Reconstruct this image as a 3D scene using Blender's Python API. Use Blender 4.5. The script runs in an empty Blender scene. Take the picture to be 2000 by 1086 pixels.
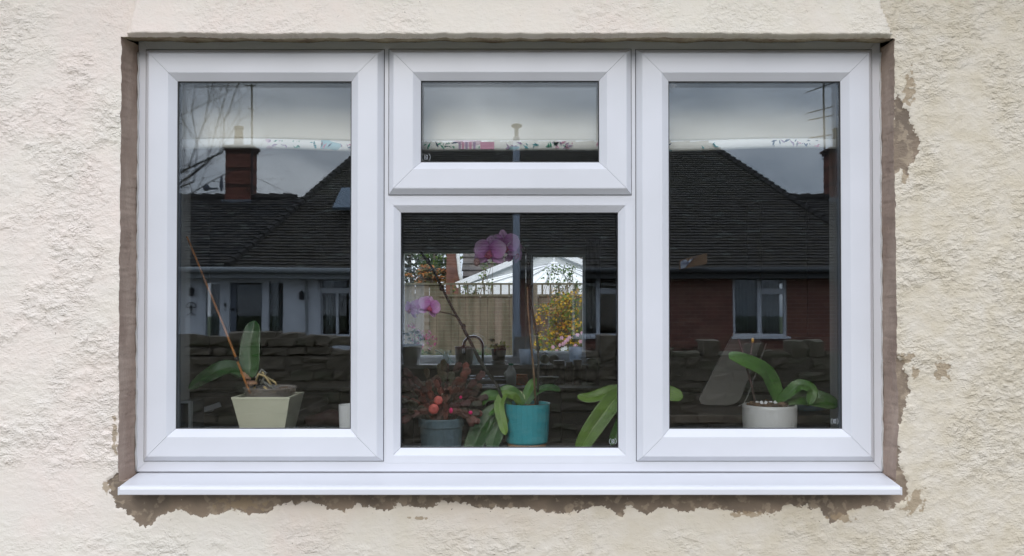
import bpy, bmesh, math, random
import numpy as np
from mathutils import Vector, Matrix

random.seed(7)
C = bpy.context.scene
COL = C.collection

# ------------------------------------------------------------------ camera
F = 1620.0                     # focal length in photo pixels (photo 2000 x 1086)
EYE = Vector((0.0, -2.0, 1.45))
TILT = math.radians(0.76)
VC = 590.5                     # principal row
cam_d = bpy.data.cameras.new('camera')
cam = bpy.data.objects.new('camera', cam_d)
COL.objects.link(cam)
cam.location = EYE
cam.rotation_euler = (math.radians(90) + TILT, 0, 0)
cam_d.sensor_width = 36
cam_d.lens = F / 2000 * 36
cam_d.shift_y = (VC - 543) / 2000
cam_d.clip_start = 0.05
cam_d.clip_end = 1500
C.camera = cam

# ------------------------------------------------------------------ sky and sun
SUN_EL, SUN_AZ = math.radians(30), math.radians(-8)   # azimuth measured from -y towards -x
w = bpy.data.worlds.new('World'); C.world = w; w.use_nodes = True
nt = w.node_tree; nt.nodes.clear()
out = nt.nodes.new('ShaderNodeOutputWorld'); bg = nt.nodes.new('ShaderNodeBackground')
sky = nt.nodes.new('ShaderNodeTexSky'); sky.sky_type = 'NISHITA'; sky.sun_disc = False
sky.sun_elevation = SUN_EL; sky.sun_rotation = math.radians(188); sky.air_density = 1.3; sky.dust_density = 2.0
tc = nt.nodes.new('ShaderNodeTexCoord'); mp = nt.nodes.new('ShaderNodeMapping')
mp.inputs['Scale'].default_value = (1.0, 1.0, 2.6)
n1 = nt.nodes.new('ShaderNodeTexNoise'); n1.inputs['Scale'].default_value = 4.0; n1.inputs['Detail'].default_value = 6
n1.inputs['Distortion'].default_value = 0.3; n1.inputs['Roughness'].default_value = 0.5
cr = nt.nodes.new('ShaderNodeValToRGB')
cr.color_ramp.elements[0].position = 0.36; cr.color_ramp.elements[0].color = (0.37, 0.455, 0.61, 1)
cr.color_ramp.elements[1].position = 0.64; cr.color_ramp.elements[1].color = (1.0, 1.06, 1.20, 1)
sc = nt.nodes.new('ShaderNodeVectorMath'); sc.operation = 'SCALE'; sc.inputs['Scale'].default_value = 16.0
mx = nt.nodes.new('ShaderNodeMix'); mx.data_type = 'RGBA'; mx.inputs[0].default_value = 0.85
nt.links.new(tc.outputs['Generated'], mp.inputs[0]); nt.links.new(mp.outputs[0], n1.inputs['Vector'])
nt.links.new(n1.outputs['Fac'], cr.inputs[0]); nt.links.new(cr.outputs[0], sc.inputs[0])
# an overcast sky is brighter overhead than at the horizon
sp_ = nt.nodes.new('ShaderNodeSeparateXYZ'); ma_ = nt.nodes.new('ShaderNodeMath'); ma_.operation = 'MULTIPLY_ADD'
ma_.inputs[1].default_value = 19.0; ma_.inputs[2].default_value = 14.5; ma_.use_clamp = False
mz_ = nt.nodes.new('ShaderNodeMath'); mz_.operation = 'MAXIMUM'; mz_.inputs[1].default_value = 0.0
nt.links.new(tc.outputs['Generated'], sp_.inputs[0]); nt.links.new(sp_.outputs[2], mz_.inputs[0]); pz_ = nt.nodes.new('ShaderNodeMath'); pz_.operation = 'POWER'; pz_.inputs[1].default_value = 1.8; nt.links.new(mz_.outputs[0], pz_.inputs[0]); nt.links.new(pz_.outputs[0], ma_.inputs[0]); nt.links.new(ma_.outputs[0], sc.inputs['Scale'])
nt.links.new(sky.outputs[0], mx.inputs[6]); nt.links.new(sc.outputs[0], mx.inputs[7])
nt.links.new(mx.outputs[2], bg.inputs['Color']); bg.inputs['Strength'].default_value = 0.10
nt.links.new(bg.outputs[0], out.inputs['Surface'])

sun_d = bpy.data.lights.new('sun', 'SUN'); sun_d.energy = 1.0; sun_d.angle = math.radians(26)
sun_d.color = (1.0, 0.955, 0.89)
sun = bpy.data.objects.new('sun', sun_d); COL.objects.link(sun)
sdir = Vector((math.sin(SUN_AZ) * math.cos(SUN_EL), -math.cos(SUN_AZ) * math.cos(SUN_EL), math.sin(SUN_EL)))
sun.rotation_euler = sdir.to_track_quat('Z', 'Y').to_euler()
sun.location = (-3, -5, 8)

C.view_settings.view_transform = 'Standard'; C.view_settings.look = 'None'
C.view_settings.exposure = 0.12; C.view_settings.gamma = 1.0
C.view_settings.use_curve_mapping = False
C.cycles.transparent_max_bounces = 40
C.cycles.max_bounces = 10
C.cycles.glossy_bounces = 5
C.cycles.use_denoising = True
C.cycles.caustics_reflective = False
C.cycles.caustics_refractive = False
C.cycles.sample_clamp_indirect = 4.0

# ------------------------------------------------------------------ projection helpers (photo measurements -> metres)
_f = Vector((0, math.cos(TILT), math.sin(TILT))); _u = Vector((0, -math.sin(TILT), math.cos(TILT)))
def P(u, v, y):
    """the point of the plane at world y seen at photo pixel (u, v)"""
    d = _f + Vector((1, 0, 0)) * ((u - 1000) / F) + _u * (-(v - VC) / F)
    return EYE + d * ((y - EYE.y) / d.y)
def R(u, v, V):
    """a thing seen mirrored in the glass, V metres away along the bent path: its real place in the street"""
    p = P(u, v, V - 2.0)
    return Vector((p.x, -p.y, p.z))
def zr(z): return EYE.z + z

# ------------------------------------------------------------------ materials
MATS = {}
def mat(name, color, rough=0.6, var=0.0, vscale=8.0, bump=0.0, bscale=40.0, metal=0.0, spec=0.5,
        color2=None, stretch=None, coat=0.0, trans=0.0, emis=None, sss=0.0):
    if name in MATS: return MATS[name]
    m = bpy.data.materials.new(name); m.use_nodes = True
    n = m.node_tree; b = n.nodes['Principled BSDF']
    b.inputs['Base Color'].default_value = (*color, 1)
    b.inputs['Roughness'].default_value = rough
    b.inputs['Metallic'].default_value = metal
    b.inputs['Specular IOR Level'].default_value = spec
    if coat: b.inputs['Coat Weight'].default_value = coat
    if trans: b.inputs['Transmission Weight'].default_value = trans
    if var > 0 or color2 or bump > 0:
        t = n.nodes.new('ShaderNodeTexCoord')
        src = t.outputs['Object']
        if stretch:
            mpn = n.nodes.new('ShaderNodeMapping'); mpn.inputs['Scale'].default_value = stretch
            n.links.new(src, mpn.inputs[0]); src = mpn.outputs[0]
    if var > 0 or color2:
        no = n.nodes.new('ShaderNodeTexNoise'); no.inputs['Scale'].default_value = vscale; no.inputs['Detail'].default_value = 5
        n.links.new(src, no.inputs['Vector'])
        r = n.nodes.new('ShaderNodeValToRGB')
        c2 = color2 or tuple(min(1, c * (1 + var)) for c in color)
        c1 = color if color2 else tuple(c * (1 - var) for c in color)
        r.color_ramp.elements[0].position = 0.35; r.color_ramp.elements[0].color = (*c1, 1)
        r.color_ramp.elements[1].position = 0.65; r.color_ramp.elements[1].color = (*c2, 1)
        n.links.new(no.outputs['Fac'], r.inputs[0]); n.links.new(r.outputs[0], b.inputs['Base Color'])
    if bump > 0:
        nb = n.nodes.new('ShaderNodeTexNoise'); nb.inputs['Scale'].default_value = bscale; nb.inputs['Detail'].default_value = 4
        n.links.new(src, nb.inputs['Vector'])
        bp = n.nodes.new('ShaderNodeBump'); bp.inputs['Strength'].default_value = 1.0; bp.inputs['Distance'].default_value = bump
        n.links.new(nb.outputs['Fac'], bp.inputs['Height']); n.links.new(bp.outputs[0], b.inputs['Normal'])
    MATS[name] = m
    return m

def glass_mat(name='double_glazing', base=0.054, tint=(0.88, 0.95, 1.0), through=(0.994, 0.998, 0.994)):
    if name in MATS: return MATS[name]
    m = bpy.data.materials.new(name); m.use_nodes = True
    n = m.node_tree; n.nodes.clear()
    o = n.nodes.new('ShaderNodeOutputMaterial'); mixn = n.nodes.new('ShaderNodeMixShader')
    tr = n.nodes.new('ShaderNodeBsdfTransparent'); gl = n.nodes.new('ShaderNodeBsdfGlossy')
    tr.inputs[0].default_value = (*through, 1); gl.inputs['Color'].default_value = (*tint, 1); gl.inputs['Roughness'].default_value = 0.0
    lw = n.nodes.new('ShaderNodeLayerWeight'); lw.inputs['Blend'].default_value = 0.5
    pw = n.nodes.new('ShaderNodeMath'); pw.operation = 'POWER'; pw.inputs[1].default_value = 5.0
    ml = n.nodes.new('ShaderNodeMath'); ml.operation = 'MULTIPLY_ADD'; ml.inputs[1].default_value = 1 - base; ml.inputs[2].default_value = base
    n.links.new(lw.outputs['Facing'], pw.inputs[0]); n.links.new(pw.outputs[0], ml.inputs[0])
    n.links.new(ml.outputs[0], mixn.inputs[0]); n.links.new(tr.outputs[0], mixn.inputs[1]); n.links.new(gl.outputs[0], mixn.inputs[2])
    # a breath of surface waviness: float glass is never perfectly flat
    t = n.nodes.new('ShaderNodeTexCoord'); no = n.nodes.new('ShaderNodeTexNoise'); no.inputs['Scale'].default_value = 2.2; no.inputs['Detail'].default_value = 1
    bp = n.nodes.new('ShaderNodeBump'); bp.inputs['Distance'].default_value = 0.00026; bp.inputs['Strength'].default_value = 1.0
    n.links.new(t.outputs['Object'], no.inputs['Vector']); n.links.new(no.outputs['Fac'], bp.inputs['Height']); n.links.new(bp.outputs[0], gl.inputs['Normal'])
    n.links.new(mixn.outputs[0], o.inputs['Surface'])
    MATS[name] = m
    return m

def clear_mat(name, color, alpha, rough=0.15):
    if name in MATS: return MATS[name]
    m = bpy.data.materials.new(name); m.use_nodes = True
    n = m.node_tree; b = n.nodes['Principled BSDF']; o = n.nodes['Material Output']
    b.inputs['Base Color'].default_value = (*color, 1); b.inputs['Roughness'].default_value = rough
    b.inputs['Alpha'].default_value = alpha
    MATS[name] = m
    return m

def thin_mat(name, color, k=.5):
    m = bpy.data.materials.new(name); m.use_nodes = True; n = m.node_tree; b = n.nodes['Principled BSDF']
    b.inputs['Base Color'].default_value = (*color, 1); b.inputs['Roughness'].default_value = .45
    tl = n.nodes.new('ShaderNodeBsdfTranslucent'); tl.inputs['Color'].default_value = (*color, 1)
    x = n.nodes.new('ShaderNodeMixShader'); x.inputs[0].default_value = k
    n.links.new(b.outputs[0], x.inputs[1]); n.links.new(tl.outputs[0], x.inputs[2]); n.links.new(x.outputs[0], n.nodes['Material Output'].inputs['Surface'])
    MATS[name] = m; return m

UPVC = mat('white_upvc', (0.665, 0.67, 0.70), 0.34, color2=(0.63, 0.635, 0.66), vscale=5, spec=0.4)
UPVC2 = mat('white_upvc_sill', (0.68, 0.68, 0.70), 0.33, color2=(0.65, 0.65, 0.67), vscale=4, spec=0.4)
RUB = mat('black_gasket', (0.02, 0.02, 0.022), 0.6)
GLASS = glass_mat()
ALU = mat('spacer_aluminium', (0.22, 0.24, 0.27), 0.45, metal=0.4)
ETCH = mat('etched_mark', (0.36, 0.38, 0.40), 0.8)

# ------------------------------------------------------------------ mesh helpers
class MB:
    def __init__(s): s.v = []; s.f = []; s.m = []
    def add(s, verts, faces, mi=0):
        b = len(s.v); s.v += [tuple(p) for p in verts]
        s.f += [tuple(i + b for i in f) for f in faces]; s.m += [mi] * len(faces)
    def box(s, x0, x1, y0, y1, z0, z1, mi=0, rot=None, piv=None):
        vs = [Vector((x, y, z)) for x in (x0, x1) for y in (y0, y1) for z in (z0, z1)]
        if rot is not None:
            c = Vector(piv) if piv is not None else Vector(((x0 + x1) / 2, (y0 + y1) / 2, (z0 + z1) / 2))
            vs = [rot @ (p - c) + c for p in vs]
        s.add(vs, [(0, 1, 3, 2), (4, 6, 7, 5), (0, 4, 5, 1), (2, 3, 7, 6), (0, 2, 6, 4), (1, 5, 7, 3)], mi)
    def tube(s, pts, r, n=8, mi=0, cap=True):
        pts = [Vector(p) for p in pts]
        rs = r if isinstance(r, (list, tuple)) else [r] * len(pts)
        vs = []; ref = Vector((0.13, 0.31, 0.94))
        for i, p in enumerate(pts):
            t = (pts[min(i + 1, len(pts) - 1)] - pts[max(i - 1, 0)])
            if t.length < 1e-9: t = Vector((0, 0, 1))
            t.normalize()
            rr = ref if abs(t.dot(ref)) < 0.95 else Vector((1, 0, 0))
            a = t.cross(rr).normalized(); b = t.cross(a)
            for k in range(n):
                th = 2 * math.pi * k / n
                vs.append(p + (a * math.cos(th) + b * math.sin(th)) * rs[i])
        fs = []
        for i in range(len(pts) - 1):
            for k in range(n):
                fs.append((i * n + k, i * n + (k + 1) % n, (i + 1) * n + (k + 1) % n, (i + 1) * n + k))
        if cap:
            fs.append(tuple(range(n))[::-1]); fs.append(tuple(range((len(pts) - 1) * n, len(pts) * n)))
        s.add(vs, fs, mi)
    def lathe(s, c, prof, n=32, mi=0, sx=1.0, sy=1.0, square=False, rz=0.0):
        vs = []; fs = []
        for (r, z) in prof:
            for k in range(n):
                th = 2 * math.pi * (k + (0.5 if square else 0)) / n + rz
                vs.append((c[0] + r * math.cos(th) * sx, c[1] + r * math.sin(th) * sy, c[2] + z))
        for i in range(len(prof) - 1):
            for k in range(n):
                fs.append((i * n + k, i * n + (k + 1) % n, (i + 1) * n + (k + 1) % n, (i + 1) * n + k))
        fs.append(tuple(range(n))[::-1]); fs.append(tuple(range((len(prof) - 1) * n, len(prof) * n)))
        s.add(vs, fs, mi)
    def prism(s, poly, y0, y1, mi=0):
        """poly in (x, z), extruded along y"""
        n = len(poly)
        vs = [(x, y0, z) for x, z in poly] + [(x, y1, z) for x, z in poly]
        fs = [tuple(range(n)), tuple(range(2 * n - 1, n - 1, -1))]
        for i in range(n): fs.append((i, i + n, (i + 1) % n + n, (i + 1) % n))
        s.add(vs, fs, mi)
    def ball(s, c, r, seg=10, rings=7, mi=0, sc=(1, 1, 1)):
        vs = []; fs = []
        for i in range(rings + 1):
            ph = math.pi * i / rings
            for k in range(seg):
                th = 2 * math.pi * k / seg
                vs.append((c[0] + r * sc[0] * math.sin(ph) * math.cos(th), c[1] + r * sc[1] * math.sin(ph) * math.sin(th), c[2] + r * sc[2] * math.cos(ph)))
        for i in range(rings):
            for k in range(seg):
                fs.append((i * seg + k, (i + 1) * seg + k, (i + 1) * seg + (k + 1) % seg, i * seg + (k + 1) % seg))
        s.add(vs, fs, mi)
    def build(s, name, mats, parent=None, smooth=False, bevel=0.0, seg=2, solid=0.0, kind=None, label=None, cat=None, group=None, subsurf=0, fix=True):
        me = bpy.data.meshes.new(name); me.from_pydata(s.v, [], s.f)
        if not isinstance(mats, (list, tuple)): mats = [mats]
        for m_ in mats: me.materials.append(m_)
        if len(mats) > 1: me.polygons.foreach_set('material_index', s.m)
        if fix:
            bm = bmesh.new(); bm.from_mesh(me); bmesh.ops.recalc_face_normals(bm, faces=bm.faces); bm.to_mesh(me); bm.free()
        if smooth: me.polygons.foreach_set('use_smooth', [True] * len(me.polygons))
        me.update()
        o = bpy.data.objects.new(name, me); COL.objects.link(o)
        setp(o, parent)
        if solid:
            md = o.modifiers.new('s', 'SOLIDIFY'); md.thickness = solid; md.offset = 0
        if bevel:
            md = o.modifiers.new('b', 'BEVEL'); md.width = bevel; md.segments = seg; md.limit_method = 'ANGLE'; md.angle_limit = math.radians(35)
        if subsurf:
            md = o.modifiers.new('u', 'SUBSURF'); md.levels = subsurf; md.render_levels = subsurf
        tag(o, label, cat, group, kind)
        return o

def world_loc(o):
    l = Vector(o.location)
    if o.parent: l = l + o.matrix_parent_inverse.to_translation() + world_loc(o.parent)
    return l
def setp(o, parent):
    if parent is not None:
        o.parent = parent
        o.matrix_parent_inverse = Matrix.Translation(-world_loc(parent))
def tag(o, label=None, cat=None, group=None, kind=None):
    if label: o['label'] = label
    if cat: o['category'] = cat
    if group: o['group'] = group
    if kind: o['kind'] = kind
    return o
def thing(name, label, cat, loc=(0, 0, 0), group=None, parent=None):
    o = bpy.data.objects.new(name, None); COL.objects.link(o); o.location = loc; o.empty_display_size = 0.1
    tag(o, label, cat, group)
    if parent is not None: setp(o, parent)
    return o
def inst(src, name, parent, offset=(0, 0, 0)):
    o = bpy.data.objects.new(name, src.data); COL.objects.link(o); setp(o, parent); o.location = offset
    return o

# ------------------------------------------------------------------ numpy noise
_rng = np.random.RandomState(11)
def vnoise(x, z, scale, seed, stretch=1.0):
    rs = np.random.RandomState(seed); T = rs.rand(257, 257)
    X = x / scale + 57.3; Z = z / (scale * stretch) + 91.7
    xi = np.floor(X).astype(int); zi = np.floor(Z).astype(int); fx = X - xi; fz = Z - zi
    fx = fx * fx * fx * (fx * (fx * 6 - 15) + 10); fz = fz * fz * fz * (fz * (fz * 6 - 15) + 10)
    a = T[xi % 256, zi % 256]; b = T[(xi + 1) % 256, zi % 256]; c = T[xi % 256, (zi + 1) % 256]; d = T[(xi + 1) % 256, (zi + 1) % 256]
    return (a * (1 - fx) + b * fx) * (1 - fz) + (c * (1 - fx) + d * fx) * fz * 1.0
def fbm(x, z, scale, seed, octs=4, stretch=1.0, gain=0.5):
    t = 0; a = 1; tot = 0
    for i in range(octs):
        t = t + a * vnoise(x, z, scale / 2 ** i, seed + i * 13, stretch); tot += a; a *= gain
    return t / tot
def inpoly(x, y, poly):
    ins = np.zeros(x.shape, bool); n = len(poly)
    for i in range(n):
        x0, y0 = poly[i]; x1, y1 = poly[(i + 1) % n]
        if y0 == y1: continue
        c = ((y0 > y) != (y1 > y)) & (x < (x1 - x0) * (y - y0) / (y1 - y0) + x0)
        ins ^= c
    return ins

# =================================================================== SETTING: ground, road, path
GR = mat('grass_ground', (0.05, 0.075, 0.025), 0.95, color2=(0.09, 0.10, 0.04), vscale=3, bump=0.02, bscale=30)
mb = MB(); mb.add([(-400, -400, 0), (400, -400, 0), (400, 400, 0), (-400, 400, 0)], [(0, 1, 2, 3)])
mb.build('ground', GR, kind='structure')
PAVE = mat('concrete_paving', (0.17, 0.16, 0.14), 0.9, color2=(0.24, 0.225, 0.20), vscale=2.5, bump=0.003, bscale=80)
g = thing('front_path', None, None); g['kind'] = 'structure'
slab_src = None
for i in range(16):
    for j in range(6):
        m1 = MB(); x0 = -4.8 + i * 0.6; y1 = -0.14 - j * 0.6
        m1.box(x0 + 0.004, x0 + 0.596, y1 - 0.596, y1 - 0.004, 0.001, 0.03 + random.uniform(-.002, .002))
        m1.build('slab', PAVE, g)
ASP = mat('asphalt', (0.05, 0.05, 0.052), 0.9, var=0.25, vscale=6, bump=0.004, bscale=200)
mb = MB(); mb.box(-60, 60, -13.2, -9.2, 0.0, 0.008); mb.build('road', ASP, kind='structure')
KERB = mat('kerb_stone', (0.30, 0.29, 0.27), 0.85, var=0.12)
for (a, b, nm) in ((-9.2, -9.05, 'kerb'), (-13.35, -13.2, 'kerb')):
    mb = MB(); mb.box(-60, 60, a, b, 0, 0.12); mb.build(nm, KERB, kind='structure', bevel=0.01)
mb = MB(); mb.box(-60, 60, -9.05, -7.55, 0, 0.10); mb.build('pavement', PAVE, kind='structure')
mb = MB(); mb.box(-60, 60, -14.05, -13.35, 0, 0.10); mb.build('pavement', PAVE, kind='structure')

# =================================================================== OUR HOUSE
OPX0, OPX1, OPZ0, OPZ1 = -0.916, 0.896, zr(-0.3915), zr(0.6455)     # opening in the render
WY = -0.065                                                      # render face
BAND = [(252, 72), (262, 40), (276, -60), (1706, -60), (1718, 20), (1738, 72)]

def wall_mat():
    m = bpy.data.materials.new('painted_render'); m.use_nodes = True
    n = m.node_tree; b = n.nodes['Principled BSDF']; b.inputs['Roughness'].default_value = 0.88
    b.inputs['Specular IOR Level'].default_value = 0.25
    L = n.links
    tcn = n.nodes.new('ShaderNodeTexCoord')
    def noise(s, d=4, dist=0.0):
        x = n.nodes.new('ShaderNodeTexNoise'); x.inputs['Scale'].default_value = s; x.inputs['Detail'].default_value = d
        x.inputs['Distortion'].default_value = dist
        L.new(tcn.outputs['Object'], x.inputs['Vector']); return x.outputs['Fac']
    def ramp(src, p0, c0, p1, c1):
        r = n.nodes.new('ShaderNodeValToRGB'); r.color_ramp.elements[0].position = p0; r.color_ramp.elements[1].position = p1
        r.color_ramp.elements[0].color = (*c0, 1); r.color_ramp.elements[1].color = (*c1, 1); L.new(src, r.inputs[0]); return r.outputs[0]
    def mixc(f, a, c, t='MIX'):
        x = n.nodes.new('ShaderNodeMix'); x.data_type = 'RGBA'; x.blend_type = t
        for sock, val in ((0, f), (6, a), (7, c)):
            if hasattr(val, 'links'): L.new(val, x.inputs[sock])
            elif isinstance(val, (int, float)): x.inputs[sock].default_value = val
            else: x.inputs[sock].default_value = (*val, 1)
        return x.outputs[2]
    def math_(op, a, c):
        x = n.nodes.new('ShaderNodeMath'); x.operation = op
        for i, val in enumerate((a, c)):
            if hasattr(val, 'links'): L.new(val, x.inputs[i])
            else: x.inputs[i].default_value = val
        return x.outputs[0]
    # wall colour: pinkish and pale patches, graded to a darker cream towards the right
    att0 = n.nodes.new('ShaderNodeAttribute'); att0.attribute_name = 'cream'
    patch = mixc(ramp(noise(2.6, 3, 0.6), 0.42, (0, 0, 0), 0.58, (1, 1, 1)), (0.785, 0.685, 0.605), (0.76, 0.705, 0.61))
    base = mixc(att0.outputs['Fac'], patch, (0.60, 0.53, 0.41))
    base = mixc(ramp(noise(24, 5), 0.35, (0, 0, 0), 0.75, (0.5, 0.5, 0.5)), base, (0.74, 0.69, 0.62))
    spk = ramp(noise(120, 2), 0.72, (0, 0, 0), 0.80, (0.45, 0.45, 0.45))
    base = mixc(spk, base, (0.34, 0.30, 0.25))
    # bare mortar where the old render has come away
    att = n.nodes.new('ShaderNodeAttribute'); att.attribute_name = 'mortar'
    att2 = n.nodes.new('ShaderNodeAttribute'); att2.attribute_name = 'stain'
    ns = noise(110, 6, 0.5)
    edge = math_('ADD', att.outputs['Fac'], math_('MULTIPLY', math_('SUBTRACT', ns, 0.5), 2.0))
    mk = ramp(edge, 0.46, (0, 0, 0), 0.54, (1, 1, 1))
    mort = mixc(ramp(noise(9, 5, 0.4), 0.4, (0, 0, 0), 0.62, (1, 1, 1)), (0.175, 0.138, 0.105), (0.265, 0.205, 0.150))
    mort = mixc(ramp(noise(46, 4, 0.3), 0.54, (0, 0, 0), 0.62, (0.55, 0.55, 0.55)), mort, (0.42, 0.34, 0.245))
    c = mixc(mk, base, mort)
    e2 = math_('ADD', att2.outputs['Fac'], math_('MULTIPLY', math_('SUBTRACT', noise(80, 5), 0.5), 2.2))
    c = mixc(ramp(e2, 0.55, (0, 0, 0), 0.75, (0.8, 0.8, 0.8)), c, (0.33, 0.25, 0.16))
    L.new(c, b.inputs['Base Color'])
    # thrown texture: slanting crumbs and ridges, stronger where the coat was left rough
    atr = n.nodes.new('ShaderNodeAttribute'); atr.attribute_name = 'rough'
    mpr = n.nodes.new('ShaderNodeMapping'); mpr.inputs['Rotation'].default_value = (0, math.radians(18), 0); mpr.inputs['Scale'].default_value = (1, 1, 1.45)
    L.new(tcn.outputs['Object'], mpr.inputs[0])
    def rnoise(s_, d, dist, ty='FBM'):
        x = n.nodes.new('ShaderNodeTexNoise'); x.inputs['Scale'].default_value = s_; x.inputs['Detail'].default_value = d; x.inputs['Distortion'].default_value = dist
        x.inputs['Roughness'].default_value = .62
        L.new(mpr.outputs[0], x.inputs['Vector']); return x.outputs['Fac']
    crumbs = ramp(rnoise(84, 2.5, 0.2), 0.40, (0, 0, 0), 0.72, (1, 1, 1))
    fine = rnoise(210, 2, 0.2)
    hh = math_('ADD', math_('MULTIPLY', crumbs, atr.outputs['Fac']), math_('MULTIPLY', fine, math_('ADD', math_('MULTIPLY', atr.outputs['Fac'], 0.38), 0.10)))
    bp = n.nodes.new('ShaderNodeBump'); bp.inputs['Strength'].default_value = 1.0; bp.inputs['Distance'].default_value = 0.0028
    L.new(hh, bp.inputs['Height']); L.new(bp.outputs[0], b.inputs['Normal'])
    MATS['painted_render'] = m
    return m
RENDER = wall_mat()

MORTAR = [
 [(240, 900), (228, 925), (208, 938), (214, 965), (222, 985), (245, 998), (262, 1015), (280, 1028), (297, 1027), (310, 1012), (325, 1002), (352, 997),
  (375, 1006), (400, 1013), (430, 1003), (455, 996), (490, 1007), (525, 1003), (540, 985), (600, 982), (640, 988), (672, 1000), (700, 984),
  (730, 994), (762, 998), (778, 984), (812, 993), (850, 988), (857, 978), (905, 984), (960, 996), (1000, 990), (1060, 998), (1110, 1004),
  (1150, 992), (1165, 986), (1198, 998), (1212, 1012), (1226, 990), (1260, 1004), (1300, 988), (1330, 1000), (1400, 994), (1440, 1001),
  (1500, 1003), (1522, 998), (1540, 988), (1590, 990), (1612, 1003), (1622, 1022), (1638, 1012), (1662, 994), (1680, 996), (1696, 985), (1730, 998), (1748, 990),
  (1768, 975), (1775, 950), (1768, 930), (1752, 925), (1745, 900)],
 [(1748, 175), (1758, 190), (1762, 215), (1775, 212), (1782, 240), (1788, 262), (1798, 276), (1793, 296), (1782, 318), (1772, 345), (1760, 322), (1752, 340), (1740, 340)],
 [(1745, 690), (1762, 705), (1774, 735), (1778, 760), (1768, 790), (1760, 812), (1752, 830), (1745, 830)],
 [(1745, 860), (1757, 872), (1755, 905), (1765, 930), (1745, 940)],
]
STAINS = [(1778, 165, 14, 34), (1776, 190, 16, 22), (1838, 722, 22, 34), (1785, 730, 14, 16), (1772, 700, 22, 14), (1790, 975, 20, 24), (1785, 990, 24, 16),
          (1640, 1012, 30, 10), (205, 950, 10, 16), (1768, 345, 10, 18), (470, 985, 60, 16), (820, 1012, 30, 5), (1460, 1004, 60, 6), (225, 855, 8, 50)]

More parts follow.
